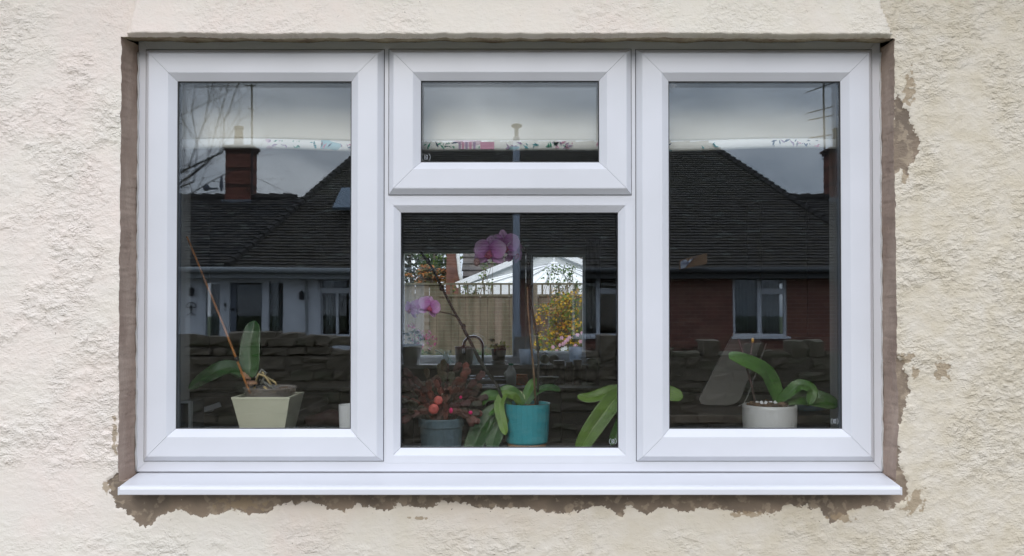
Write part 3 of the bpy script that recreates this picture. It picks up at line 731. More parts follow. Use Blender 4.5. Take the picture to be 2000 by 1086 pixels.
rnd = random.Random(5)
LG = thin_mat('leaf_green', (0.060, 0.115, 0.032), .4)
LD = mat('leaf_dark', (0.020, 0.038, 0.015), .55, var=.3, vscale=20)
LY = thin_mat('leaf_yellow', (0.70, 0.45, 0.03), .4)
LO = mat('leaf_orange', (0.36, 0.13, 0.02), .5, var=.3, vscale=20)
LL = thin_mat('leaf_lime', (0.18, 0.27, 0.035), .4)
PK = thin_mat('pink_petal', (0.78, 0.18, 0.38), .55)
PK2 = thin_mat('pale_pink_petal', (0.84, 0.48, 0.60), .55)
WHI = mat('white_petal', (0.78, 0.78, 0.78), .5)
t, q, r, h = small_pot('flowering_cactus', 'white pot of drooping pink cactus flowers on the rear sill', 804, 672, 42, mat('white_pot', (.55, .55, .54), .4), taper=.72)
mb = MB(); leaves_mesh(mb, 60, (q.x + .03, q.y, q.z + .06), (.11, .08, .08), .045, rnd, (0,)); mb.build('foliage', LG, t, kind='stuff')
mb = MB(); leaves_mesh(mb, 60, (q.x + .12, q.y - .02, q.z + .04), (.12, .07, .11), .035, rnd, (0, 1), droop=.5); leaves_mesh(mb, 12, (q.x, q.y, q.z + .15), (.04, .04, .03), .04, rnd, (0,)); mb.build('blossom', [PK, PK2], t, kind='stuff')
t, q, r, h = small_pot('cream_planter', 'cream ceramic pot standing empty behind the swan neck tap', 907, 677, 38, mat('cream_pot', (.33, .31, .27), .5), taper=.86)
t['category'] = 'pot'
mb = MB(); mb.tube([q + Vector((0, 0, -.01)), q + Vector((.01, 0, .03))], .004, 5); mb.build('stalk', LG, t)
t, q, r, h = small_pot('small_succulent', 'black pot of small green succulent on the rear sill', 974, 681, 30, BLK, taper=.8, z0=SZ + .034)
mb = MB(); leaves_mesh(mb, 60, (q.x, q.y, q.z + .015), (.085, .06, .045), .045, rnd, (0, 1)); leaves_mesh(mb, 12, (q.x - .05, q.y, q.z + .07), (.03, .03, .03), .04, rnd, (0,)); mb.build('foliage', [LG, LL], t, kind='stuff')
mb = MB(); mb.lathe((q.x, q.y, SZ), [(.055, 0), (.075, .03), (.075, .033), (.05, .033)], 20); mb.build('saucer', MATS['white_pot'], t)
CLR = thin_mat('clear_plastic', (.80, .86, .92), .75)
jar('clear_beaker', 'pale clear plastic beaker on the rear sill left of the stake', 'beaker', 1029, 680, 710, 32, 5.36, CLR, None, z0=SZ, prof=[(.054, 0), (.070, .135), (.066, .135), (.052, .006)])
jar('clear_tumbler', 'taller clear plastic tumbler at the right end of the rear sill', 'tumbler', 1124, 676, 707, 27, 5.36, CLR, None, z0=SZ, prof=[(.048, 0), (.060, .155), (.057, .155), (.046, .006)])
q = P(1064, 704, 5.36); t = thing('round_timer', 'round pale dial timer on the rear sill', 'timer', (q.x, q.y, SZ))
mb = MB(); mb.ball((q.x, q.y, SZ + .045), .042, 16, 10, sc=(1, .5, 1)); mb.build('body', mat('timer_face', (.35, .38, .25), .4), t, smooth=True)
mb = MB(); mb.tube([(q.x - .03, q.y, SZ + .09), (q.x, q.y, SZ + .105), (q.x + .03, q.y, SZ + .09)], .005, 6); mb.build('handle', CHR, t)
q = P(1082, 704, 5.36); mb = MB(); mb.ball((q.x, q.y, SZ + .045), .045, 14, 9); mb.build('ornament_ball', mat('brown_grey_ball', (.12, .12, .10), .6), smooth=True, label='dark round ornament beside the dial timer', cat='ornament')
CGL = clear_mat('clear_glass', (.65, .82, .80), .35, .05)
for (u, lab) in ((872, 'small clear glass bottle lying left of the cream pot'), (929, 'small clear glass bottle right of the cream pot')):
    q = P(u, 700, 5.38); t = thing('glass_bottle', lab, 'bottle', (q.x, q.y, SZ))
    mb = MB(); mb.lathe((q.x, q.y, SZ), [(.045, 0), (.047, .05), (.02, .09), (.018, .11), (.022, .115)], 18); mb.build('body', CGL, t, smooth=True)
    mb = MB(); mb.tube([(q.x - .10, q.y - .02, SZ + .13), (q.x + .02, q.y - .02, SZ + .055), (q.x + .07, q.y - .02, SZ + .015)], .008, 8); mb.build('spray_tube', CGL, t, smooth=True)

# dark furniture just inside
side = thing('side_table', 'dark side table behind the right hand sash', 'table', (.9, 1.4, .05))
mb = MB(); mb.box(.42, 1.95, .98, 1.72, 1.055, 1.085); mb.build('tabletop', UNIT, side, bevel=.004)
for x in (.46, 1.88):
    for y in (1.02, 1.66): mb = MB(); mb.box(x, x + .045, y, y + .045, .05, 1.054); mb.build('leg', UNIT, side)
sb = thing('sideboard', 'dark sideboard behind the left hand sash', 'sideboard', (-1.3, 1.4, .05))
mb = MB(); mb.box(-2.2, -.80, .98, 1.62, 1.055, 1.085); mb.build('top', UNIT, sb, bevel=.004)
mb = MB(); mb.box(-2.17, -.83, 1.02, 1.60, .06, 1.054); mb.build('carcass', UNIT, sb)
for i in range(3):
    mb = MB(); mb.box(-2.16 + i * .445, -1.73 + i * .445, 1.0, 1.018, .1, 1.04); mb.build('door', UNIT, sb, bevel=.003)
# white odds and ends on the sideboard
PW = MATS['white_paper']
mb = MB(); a = P(372, 800, .99)
c = P(398, 777, 1.05); mb = MB(); mb.ball((c.x, c.y, 1.096), .030, 12, 7, sc=(1.3, 1.0, .35)); mb.tube([(c.x - .10, c.y + .03, 1.10), (c.x - .02, c.y, 1.10)], .011, 8)
mb.build('white_spoon_rest', PW, smooth=True, label='white spoon shaped dish on the dark sideboard', cat='dish')
mb = MB(); c = P(352, 768, 1.2); mb.ball((c.x, c.y, 1.10), .026, 12, 7, sc=(1.2, 1.0, .6)); mb.build('crumpled_tissue', PW, smooth=True, label='white crumpled tissue at the left edge of the sideboard', cat='tissue')
c = P(398, 801, .93); mb = MB(); mb.box(c.x - .045, c.x + .045, .975, .979, c.z - .008, c.z + .010, rot=Matrix.Rotation(-.33, 3, 'Y')); mb.build('paper_strip', PW, label='white paper strip stuck on the sideboard front', cat='paper')
dv = thing('speaker_box', 'dark upright box with silver edge at the far left of the sill', 'speaker', (-.86, .2, IZ0))
a = P(374, 783, .17); b = P(340, 880, .17)
mb = MB(); mb.box(b.x - .01, a.x - .010, .175, .29, IZ0 + .001, a.z - .006); mb.build('case', mat('dark_teal_case', (.02, .03, .035), .3), dv, bevel=.004)
whole_ring((b.x - .02, a.x, IZ0 - .02, a.z), [(0, .165), (0, .18), (.006, .18), (.006, .165)]).build('trim', mat('silver_trim', (.45, .47, .46), .4, metal=.5), dv)
mg = thing('white_mug', 'plain white mug cut off by the mullion beside the cream planter', 'mug', (P(682, 800, .2).x, .2, IZ0))
c = P(683, 790, .2); mb = MB(); hh = c.z - IZ0; mb.lathe((c.x, .2, IZ0), [(.022, 0), (.025, .004), (.029, hh), (.027, hh), (.023, .008)], 24); mb.build('cup', mat('white_china', (.72, .72, .72), .3), mg, smooth=False)
mb = MB(); mb.tube([(c.x + .028, .2, IZ0 + hh * .8), (c.x + .045, .2, IZ0 + hh * .6), (c.x + .027, .2, IZ0 + hh * .3)], .0035, 8); mb.build('handle', MATS['white_china'], mg, smooth=True)
mb = MB(); c = P(638, 812, .75)
rb = random.Random(4)
mb.ball((c.x, c.y, c.z - .012), .062, 18, 10, sc=(1.25, .8, .45))
mb.v = [(x + .006 * math.sin(40 * z + 9 * y), y, z + .006 * math.sin(60 * x)) for x, y, z in mb.v]
ob = mb.build('red_cloth', mat('maroon_cloth', (.035, .006, .010), .8), smooth=True, label='dark maroon cloth heaped behind the cream planter', cat='cloth')
st = thing('small_stool', 'small dark stand holding the maroon cloth', 'stand', (c.x, c.y, .05))
mb = MB(); mb.lathe((c.x, c.y, c.z - .055), [(.10, 0), (.11, .004), (.11, .014), (.10, .018)], 24); mb.build('seat', UNIT, st)
for k in range(3):
    mb = MB(); an = k * 2.09; mb.tube([(c.x + .07 * math.cos(an), c.y + .07 * math.sin(an), c.z - .055), (c.x + .16 * math.cos(an), c.y + .16 * math.sin(an), .05)], .012, 8); mb.build('leg', UNIT, st)
# tilted smoky plastic board in the right light
y_ = 1.25
pl = [P(u, v, y_) for (u, v) in ((1432, 650), (1490, 650), (1486, 668), (1450, 770), (1444, 782), (1434, 789), (1422, 792), (1378, 791), (1369, 788), (1365, 780), (1368, 772))]
mb = MB(); mb.prism([(p.x, p.z) for p in pl], y_ - .004, y_ + .004)
bd = mb.build('plastic_board', clear_mat('smoky_plastic', (.50, .49, .47), .42, .35), bevel=.002, label='translucent grey plastic board propped at a slant behind the right orchid', cat='board')
mb = MB(); pp = [P(u + 9, v + 2, y_ + .02) for (u, v) in ((1488, 668), (1452, 770), (1444, 786), (1424, 796), (1380, 796))]
mb.tube(pp, .0022, 6); mb.build('rim', mat('clear_rim', (.45, .45, .44), .3), bd, smooth=True)
q = P(1583, 808, 1.15); bt = thing('blue_tub', 'low blue tub on the table behind the white pot', 'tub', (q.x, q.y, 1.085))
mb = MB(); mb.lathe((q.x, q.y, 1.0855), [(.05, 0), (.06, .03), (.063, .034), (.058, .034), (.047, .005)], 20, sx=1.2); mb.build('tub', mat('blue_plastic', (.02, .08, .14), .4), bt)
mb = MB(); mb.lathe((q.x, q.y, 1.09), [(.045, 0), (.044, .012)], 16, sx=1.2); mb.build('contents', PW, bt)

# =================================================================== BLIND
def blind_hem_mat():
    m = bpy.data.materials.new('patterned_hem'); m.use_nodes = True; n = m.node_tree; L = n.links; b = n.nodes['Principled BSDF']; b.inputs['Roughness'].default_value = .85
    t = n.nodes.new('ShaderNodeTexCoord'); mpn = n.nodes.new('ShaderNodeMapping'); mpn.inputs['Scale'].default_value = (1, 1, 2.2); L.new(t.outputs['Object'], mpn.inputs[0])
    n1 = n.nodes.new('ShaderNodeTexNoise'); n1.inputs['Scale'].default_value = 11; n1.inputs['Detail'].default_value = 1; L.new(mpn.outputs[0], n1.inputs['Vector'])
    r = n.nodes.new('ShaderNodeValToRGB'); r.color_ramp.interpolation = 'CONSTANT'
    els = [(0.0, (.40, .60, .64)), (.27, (.85, .84, .80)), (.47, (.84, .83, .79)), (.66, (.85, .83, .80)), (.72, (.70, .55, .62))]
    while len(r.color_ramp.elements) < len(els): r.color_ramp.elements.new(.5)
    for e, (p, c) in zip(r.color_ramp.elements, els): e.position = p; e.color = (*c, 1)
    L.new(n1.outputs['Fac'], r.inputs[0]); L.new(r.outputs[0], b.inputs['Base Color'])
    MATS['patterned_hem'] = m; return m
bl = thing('roman_blind', 'cream blind lowered across the top of the window with a printed hem', 'blind', (0, .13, zr(.44)))
BLM = thin_mat('cream_blind_cloth', (0.68, 0.63, 0.52), .12)
NX = 90
def sag(x): return 0.0035 * math.cos(x * 9) - 0.006 * max(0, 1 - abs(x + .02) / .28)
mb = MB(); rows = [(.605, .135), (.55, .137), (.50, .139), (.455, .141), (.4465, .1385)]
for (z, y) in rows:
    for i in range(NX + 1):
        x = IX0 + .012 + (IX1 - IX0 - .024) * i / NX; mb.v.append((x, y + .0015 * math.sin(x * 14), zr(z + (sag(x) if z < .5 else 0))))
for j in range(len(rows) - 1):
    for i in range(NX): a = j * (NX + 1) + i; mb.f.append((a, a + 1, a + NX + 2, a + NX + 1)); mb.m.append(0)
mb.build('lining', BLM, bl, smooth=True, solid=.0012, fix=False)
mb = MB(); rows = [(.4475, .136), (.444, .132), (.436, .131), (.428, .132), (.4225, .137), (.424, .144)]
for (z, y) in rows:
    for i in range(NX + 1):
        x = IX0 + .012 + (IX1 - IX0 - .024) * i / NX; mb.v.append((x, y + .0015 * math.sin(x * 14), zr(z + sag(x) * (1 if z > .44 else 1.3))))
for j in range(len(rows) - 1):
    for i in range(NX): a = j * (NX + 1) + i; mb.f.append((a, a + 1, a + NX + 2, a + NX + 1)); mb.m.append(0)
mb.build('hem', blind_hem_mat(), bl, smooth=True, solid=.0012, fix=False)
rh = random.Random(21)
HC = [mat('hem_teal', (.10, .33, .36), .8), mat('hem_navy', (.06, .10, .16), .8), mat('hem_pink', (.62, .32, .42), .8), mat('hem_green', (.07, .30, .20), .8), mat('hem_lilac', (.40, .30, .42), .8)]
mb = MB()
def hleaf(x, z, L_, a, mi, w_=.3):
    d = Vector((math.cos(a), 0, math.sin(a))); nrm = Vector((-d.z, 0, d.x)); c = Vector((x, .1295, zr(z + sag(x))))
    pts = [c - d * L_ / 2, c - d * L_ * .1 + nrm * L_ * w_ / 2, c + d * L_ / 2, c - d * L_ * .1 - nrm * L_ * w_ / 2]
    for p in pts: p.z = min(max(p.z, zr(.4250 + sag(x))), zr(.4445 + sag(x)))
    mb.add(pts, [(0, 1, 2, 3)], mi)
for k in range(26):
    x = rh.uniform(IX0 + .04, IX1 - .04); mi = rh.randrange(5)
    for j in range(rh.randrange(3, 9)): hleaf(x + rh.uniform(-.03, .03), rh.uniform(.427, .442), rh.uniform(.008, .02), rh.uniform(0, 3.1), mi)
for k, x in enumerate((-.135, -.127, -.118, -.108, -.098)): mb.box(x, x + .006, .1285, .1295, zr(.4245 + sag(x)), zr(.4425 + sag(x)), 2 if k % 2 else 4)
mb.box(-.08, -.045, .1285, .1295, zr(.4245 + sag(-.06)), zr(.4425 + sag(-.06)), 2)
mb.build('leaf_print', HC, bl, fix=False, kind='stuff')
mb = MB(); mb.box(IX0 + .005, IX1 - .005, .112, .165, zr(.588), zr(.6195)); mb.build('head_rail', mat('grey_headrail', (.13, .14, .16), .5), bl, bevel=.006)

bl.location = bl.location + Vector((0, -.04, -.0078))
# =================================================================== PLANTS ON THE SILL
def leaf(name, pts, width, mt, parent, fold=.25, nrm=None, twist=0.0, thick=.0016, tip=.5, seg=16, cross=8, droopn=None):
    """a strap leaf along a smooth centre line; pts are world points"""
    pts = [Vector(p) for p in pts]
    def cat_(t):
        n = len(pts) - 1; k = min(int(t * n), n - 1); f = t * n - k
        p0 = pts[max(k - 1, 0)]; p1 = pts[k]; p2 = pts[k + 1]; p3 = pts[min(k + 2, n)]
        return 0.5 * ((2 * p1) + (-p0 + p2) * f + (2 * p0 - 5 * p1 + 4 * p2 - p3) * f * f + (-p0 + 3 * p1 - 3 * p2 + p3) * f ** 3)
    nrm = Vector(nrm or (0.1, -.8, .55)).normalized()
    mb = MB(); lxs = []
    for i in range(seg + 1):
        t = i / seg; c = cat_(t); d = (cat_(min(1, t + .02)) - cat_(max(0, t - .02))).normalized()
        b_ = d.cross(nrm).normalized(); up = b_.cross(d).normalized()
        if twist: 
            q_ = Matrix.Rotation(twist * t, 3, d); b_ = q_ @ b_; up = q_ @ up
        # rounded, blunt-tipped outline
        w_ = width * .5 * (0.42 + 0.58 * math.sin(min(1, t / tip) * math.pi / 2)) * math.sqrt(max(0, 1 - max(0, (t - tip) / (1.0 - tip)) ** 2.6)) + .0006
        for j in range(cross + 1):
            s_ = (j / cross) * 2 - 1
            lxs.append(s_); mb.v.append(tuple(c + b_ * w_ * s_ + up * (w_ * fold * (abs(s_) ** .9)) + up * .0012 * math.sin(t * 11 + s_ * 2)))
    for i in range(seg):
        for j in range(cross): a = i * (cross + 1) + j; mb.f.append((a, a + 1, a + cross + 2, a + cross + 1)); mb.m.append(0)
    o = mb.build(name, mt, parent, smooth=True, solid=thick, fix=False, subsurf=1)
    at = o.data.attributes.new('lx', 'FLOAT', 'POINT'); at.data.foreach_set('value', lxs)
    return o

def orchid_leaf_mat(name, c1, c2, c3):
    if name in MATS: return MATS[name]
    m = bpy.data.materials.new(name); m.use_nodes = True; n = m.node_tree; L = n.links; b = n.nodes['Principled BSDF']
    b.inputs['Roughness'].default_value = .38; b.inputs['Specular IOR Level'].default_value = .4
    t = n.nodes.new('ShaderNodeTexCoord')
    no = n.nodes.new('ShaderNodeTexNoise'); no.inputs['Scale'].default_value = 14; no.inputs['Detail'].default_value = 4; L.new(t.outputs['Object'], no.inputs['Vector'])
    r = n.nodes.new('ShaderNodeValToRGB'); r.color_ramp.elements[0].position = .3; r.color_ramp.elements[0].color = (*c1, 1)
    r.color_ramp.elements[1].position = .75; r.color_ramp.elements[1].color = (*c2, 1); e = r.color_ramp.elements.new(.52); e.color = (*c3, 1)
    L.new(no.outputs['Fac'], r.inputs[0])
    at = n.nodes.new('ShaderNodeAttribute'); at.attribute_name = 'lx'
    ab = n.nodes.new('ShaderNodeMath'); ab.operation = 'ABSOLUTE'; L.new(at.outputs['Fac'], ab.inputs[0])
    rr2 = n.nodes.new('ShaderNodeValToRGB'); rr2.color_ramp.elements[0].position = 0.0; rr2.color_ramp.elements[0].color = (1.45, 1.35, 1.3, 1); rr2.color_ramp.elements[1].position = 1.0; rr2.color_ramp.elements[1].color = (.80, .82, .8, 1)
    e_ = rr2.color_ramp.elements.new(.07); e_.color = (.72, .74, .7, 1); e_ = rr2.color_ramp.elements.new(.22); e_.color = (1.0, 1.0, 1.0, 1)
    L.new(ab.outputs[0], rr2.inputs[0])
    sn = n.nodes.new('ShaderNodeMath'); sn.operation = 'MULTIPLY'; sn.inputs[1].default_value = 46; L.new(at.outputs['Fac'], sn.inputs[0])
    s2 = n.nodes.new('ShaderNodeMath'); s2.operation = 'SINE'; L.new(sn.outputs[0], s2.inputs[0])
    s3 = n.nodes.new('ShaderNodeMath'); s3.operation = 'MULTIPLY_ADD'; s3.inputs[1].default_value = .07; s3.inputs[2].default_value = 1.0; L.new(s2.outputs[0], s3.inputs[0])
    m1 = n.nodes.new('ShaderNodeMix'); m1.data_type = 'RGBA'; m1.blend_type = 'MULTIPLY'; m1.inputs[0].default_value = 1; L.new(r.outputs[0], m1.inputs[6]); L.new(rr2.outputs[0], m1.inputs[7])
    m2 = n.nodes.new('ShaderNodeVectorMath'); m2.operation = 'SCALE'; L.new(m1.outputs[2], m2.inputs[0]); L.new(s3.outputs[0], m2.inputs['Scale'])
    sp3 = n.nodes.new('ShaderNodeTexNoise'); sp3.inputs['Scale'].default_value = 130; sp3.inputs['Detail'].default_value = 2; L.new(t.outputs['Object'], sp3.inputs['Vector'])
    rs3 = n.nodes.new('ShaderNodeValToRGB'); rs3.color_ramp.elements[0].position = .70; rs3.color_ramp.elements[0].color = (0, 0, 0, 1); rs3.color_ramp.elements[1].position = .76; rs3.color_ramp.elements[1].color = (.5, .5, .5, 1); L.new(sp3.outputs['Fac'], rs3.inputs[0])
    m4 = n.nodes.new('ShaderNodeMix'); m4.data_type = 'RGBA'; L.new(rs3.outputs[0], m4.inputs[0]); L.new(m2.outputs[0], m4.inputs[6]); m4.inputs[7].default_value = (.16, .15, .06, 1)
    L.new(m4.outputs[2], b.inputs['Base Color'])
    n2 = n.nodes.new('ShaderNodeTexNoise'); n2.inputs['Scale'].default_value = 160; L.new(t.outputs['Object'], n2.inputs['Vector'])
    bp = n.nodes.new('ShaderNodeBump'); bp.inputs['Distance'].default_value = .0004; L.new(n2.outputs['Fac'], bp.inputs['Height']); L.new(bp.outputs[0], b.inputs['Normal'])
    MATS[name] = m; return m
OG = orchid_leaf_mat('orchid_leaf', (0.035, 0.105, 0.018), (0.085, 0.19, 0.030), (0.055, 0.145, 0.022))
OD = orchid_leaf_mat('orchid_leaf_dark', (0.018, 0.060, 0.016), (0.040, 0.115, 0.028), (0.028, 0.085, 0.020))
OY = orchid_leaf_mat('orchid_leaf_bright', (0.080, 0.150, 0.018), (0.155, 0.26, 0.030), (0.11, 0.20, 0.024))
STEM = mat('dark_stem', (0.014, 0.013, 0.010), .7, var=.3, vscale=60)
CANE = mat('brown_cane', (0.16, 0.095, 0.050), .5, var=.25, vscale=60)
BARK = mat('bark_chips', (0.07, 0.042, 0.028), .9, color2=(.16, .10, .06), vscale=60, bump=.003, bscale=120)
ROOT = mat('orchid_root', (0.30, 0.30, 0.27), .7, var=.2, vscale=50)

def barkfill(parent, c, rx, ry, z, n=26, seed=1):
    r_ = random.Random(seed)
    for k in range(n):
        a = r_.uniform(0, 6.28); q_ = math.sqrt(r_.random()); mb = MB(); s_ = r_.uniform(.006, .012)
        x = c[0] + rx * q_ * math.cos(a); y = c[1] + ry * q_ * math.sin(a)
        mb.box(x - s_, x + s_, y - s_ * .7, y + s_ * .7, z - s_ * .4, z + s_ * .5, rot=Matrix.Rotation(r_.uniform(-.6, .6), 3, 'X') @ Matrix.Rotation(r_.uniform(0, 3), 3, 'Z'))
        mb.build('bark_chip', BARK, parent)

# --- 1 cream square planter, orchid with orange cane
yp = 0.215
c = P(523, 810, yp); zt = P(523, 771, yp).z
po = thing('orchid_in_square_pot', 'orchid with orange cane in a cream square tapered pot', 'potted plant', (c.x, yp, IZ0))
CRM = mat('cream_glaze', (0.66, 0.645, 0.49), .38, var=.05, vscale=10, bump=.0004, bscale=60)
wt = (580 - 466) / F * 2.15 / 2; wb = wt * .62; H_ = zt - IZ0
mb = MB()
def sq(hw, z, mb=mb, cx=c.x, cy=yp + .01): return [(cx - hw, cy - hw, z), (cx + hw, cy - hw, z), (cx + hw, cy + hw, z), (cx - hw, cy + hw, z)]
ls = [sq(wb, IZ0), sq(wt * .985, zt - .006), sq(wt, zt - .006), sq(wt, zt), sq(wt - .007, zt), sq(wt - .009, zt - .03), sq(wb - .005, IZ0 + .01)]
for l in ls: mb.v += l
for i in range(len(ls) - 1):
    for k in range(4): mb.f.append((i * 4 + k, i * 4 + (k + 1) % 4, (i + 1) * 4 + (k + 1) % 4, (i + 1) * 4 + k)); mb.m.append(0)
mb.f += [(3, 2, 1, 0), (24, 25, 26, 27)]; mb.m += [0, 0]
mb.build('pot', CRM, po, bevel=.0022, seg=3)
c2 = P(526, 762, yp); rr = 51 / F * 2.215; zi = P(526, 757, yp).z
PLC = clear_mat('clear_inner_pot', (.42, .38, .36), .38, .15)
mb = MB(); n_ = 36; prof = [(rr * .88, -.045), (rr * .97, -.002), (rr, -.001), (rr, .002), (rr * .955, .001), (rr * .86, -.044)]
mb.lathe((c2.x, yp + .01, zi), prof, n_); mb.f = mb.f[:-2]; mb.m = mb.m[:-2]; mb.build('inner_pot', PLC, po, smooth=True)
barkfill(po, (c2.x, yp + .01), rr * .80, rr * .75, zi - .012, 34, 3)
mb = MB(); mb.lathe((c2.x, yp + .01, zi - .05), [(rr * .85, 0), (rr * .85, .034), (rr * .3, .038)], 20); mb.build('bark_bed', BARK, po)
mb = MB(); mb.tube([P(365, 462, yp - .02), P(430, 620, yp - .01), P(487, 765, yp - .005), P(500, 790, yp)], [.0026, .003, .0032, .0032], 10); cn = mb.build('cane', mat('orange_cane', (.42, .155, .035), .35, var=.2, vscale=40), po, smooth=True)
mb = MB(); mb.tube([P(460, 698, yp - .012), P(465, 704, yp - .012)], .0052, 8); mb.build('tie', BLK, cn)
leaf('leaf', [P(487, 738, yp + .01), P(488, 715, yp + .015), P(490, 670, yp + .03), P(497, 626, yp + .045)], .056, OD, po, nrm=(0, -1, .2), fold=.25, tip=.45)
leaf('leaf', [P(480, 732, yp + .01), P(450, 718, yp + .0), P(415, 730, yp - .02), P(368, 760, yp - .03)], .050, OD, po, nrm=(0, -.75, .65), fold=.2, tip=.5)
leaf('leaf', [P(470, 735, yp + .02), P(440, 716, yp + .03), P(408, 722, yp + .05)], .036, OG, po, nrm=(0, -.8, .6), fold=.15, tip=.5)
for i, pl_ in enumerate([[(500, 745), (505, 730), (518, 735), (530, 752)], [(510, 750), (520, 728), (512, 722), (500, 738)], [(515, 755), (526, 765), (540, 768)], [(505, 760), (515, 768), (535, 772)],
                         [(498, 755), (492, 765), (496, 772)], [(508, 742), (530, 755), (536, 762)], [(500, 728), (512, 727), (522, 738), (538, 747), (540, 752)]]):
    mb = MB(); mb.tube([P(u, v, yp - .01 + .006 * i) for u, v in pl_], .0033, 8); mb.build('root', ROOT if i % 2 else mat('yellow_root', (.48, .36, .17), .7), po, smooth=True)
rb = random.Random(9)
for k in range(9):
    a_ = P(488 + rb.uniform(-10, 18), 742 + rb.uniform(-10, 10), yp); b_ = a_ + Vector((rb.uniform(-.022, .02), rb.uniform(-.02, .01), rb.uniform(-.012, .014)))
    leaf('dry_sheath', [a_, (a_ + b_) / 2 + Vector((0, 0, .003)), b_], .011, mat('dry_leaf', (.42, .24, .13), .8, color2=(.20, .09, .07), vscale=50), po, seg=5, cross=2)

# --- 2 grey blue pot, red leaved cactus
yc = 0.20
c = P(862, 850, yc); zt = P(862, 815, yc).z; hw = 44 / F * 2.2
pc = thing('red_leaved_plant', 'dark red leaved plant with round red blooms in a grey blue plastic pot', 'potted plant', (c.x, yc, IZ0))
GB = mat('grey_blue_plastic', (0.075, 0.115, 0.135), .45, var=.08, vscale=8)
mb = MB(); zb_ = P(862, 832, yc).z
mb.lathe((c.x, yc, IZ0), [(hw * .88, 0), (hw * .94, zb_ - IZ0), (hw * 1.0, zb_ - IZ0), (hw * 1.03, zt - IZ0 - .002), (hw * 1.02, zt - IZ0), (hw * .96, zt - IZ0), (hw * .92, zt - IZ0 - .02)], 40); mb.build('pot', GB, pc, bevel=.0012)
mb = MB(); mb.lathe((c.x, yc, zt - .014), [(hw * .93, 0), (hw * .4, .004)], 20); mb.build('soil', MATS['soil'], pc)
for sx_ in (-1, 1):
    mb = MB(); mb.ball((c.x + sx_ * hw * .92, yc - .02, IZ0 + .004), .0035, 8, 6); mb.build('foot_cap', PW, pc)
CR = mat('cactus_maroon', (0.060, 0.010, 0.010), .6, color2=(.022, .010, .007), vscale=30)
CR2 = mat('cactus_red', (0.15, 0.032, 0.020), .6, color2=(.06, .02, .012), vscale=30)
CR3 = mat('cactus_green', (0.022, 0.024, 0.010), .6, color2=(.05, .028, .012), vscale=30)
def seg_stem(base, dirv, nseg, L_, mt, droop):
    mb = MB(); p = Vector(base); d = Vector(dirv).normalized()
    for k in range(nseg):
        d = (d + Vector((0, 0, -droop)) + Vector((rc.uniform(-.25, .25), rc.uniform(-.2, .2), rc.uniform(-.1, .1)))).normalized()
        nn = Vector((rc.uniform(-.5, .5), -1, rc.uniform(-.3, .5))).normalized(); b_ = d.cross(nn).normalized(); up = b_.cross(d)
        w_ = L_ * .30; q_ = p + d * L_
        prof = [(0, .25), (.2, .75), (.42, .95), (.5, .78), (.72, 1.0), (.88, .8), (1.0, .3)]
        vs = []; 
        for (t_, ww) in prof: vs += [p + d * L_ * t_ - b_ * w_ * ww + up * .002, p + d * L_ * t_ - up * .0015, p + d * L_ * t_ + b_ * w_ * ww + up * .002]
        fs = []
        for i in range(len(prof) - 1): a = i * 3; fs += [(a, a + 1, a + 4, a + 3), (a + 1, a + 2, a + 5, a + 4)]
        mb.add(vs, fs); p = q_
    mb.build('stem', mt, pc, smooth=True, solid=.0022, fix=False); return p
rc = random.Random(12); ends = []
for k in range(105):
    a = rc.uniform(0, 6.28); r0 = rc.uniform(0, hw * .6)
    th = rc.uniform(-1.05, 1.05)
    base = (c.x + r0 * math.cos(a), yc + r0 * math.sin(a) * .8, zt - .006)
    ends.append(seg_stem(base, (math.sin(th), rc.uniform(-.35, .35), math.cos(th) + .35), rc.choice((3, 4, 4, 5)), rc.uniform(.024, .034), rc.choice((CR, CR, CR2, CR3)), .05 + .20 * abs(th)))
for k in range(10):
    th = rc.choice((-1, 1)) * rc.uniform(.9, 1.5)
    seg_stem((c.x + .02 * th, yc - .03, zt + .02), (math.sin(th), -.2, .35), 3, .027, CR2, .35)
RB = mat('coral_bloom', (0.45, 0.075, 0.06), .5, var=.25, vscale=60); MG = mat('magenta_bloom', (.60, .01, .12), .4)
for (u, v, s_) in ((856, 782, 10), (847, 799, 11.5)):
    q = P(u, v, yc - .055); mb = MB(); r_ = s_ / 810
    for k in range(7):
        a = k * .9; leafc = q + Vector((math.cos(a), 0, math.sin(a))) * r_ * .35
        mb.ball(leafc, r_ * .62, 10, 7, sc=(1, .5, 1))
    mb.build('bloom', RB, pc, smooth=True, fix=False)
mb = MB(); mb.tube([P(862, 772, yc - .05), P(870, 760, yc - .04)], .0012, 6); mb.build('bloom_stalk', mat('pale_stalk', (.45, .35, .25), .6), pc)
for (u, v, du, dv_) in ((881, 802, 8, 12), (919, 806, 9, 8), (900, 776, 6, 7)):
    q = P(u, v, yc - .06); mb = MB(); mb.ball(q, .005, 8, 6, sc=(du / 8, .8, dv_ / 8)); mb.build('bud', MG, pc, smooth=True)

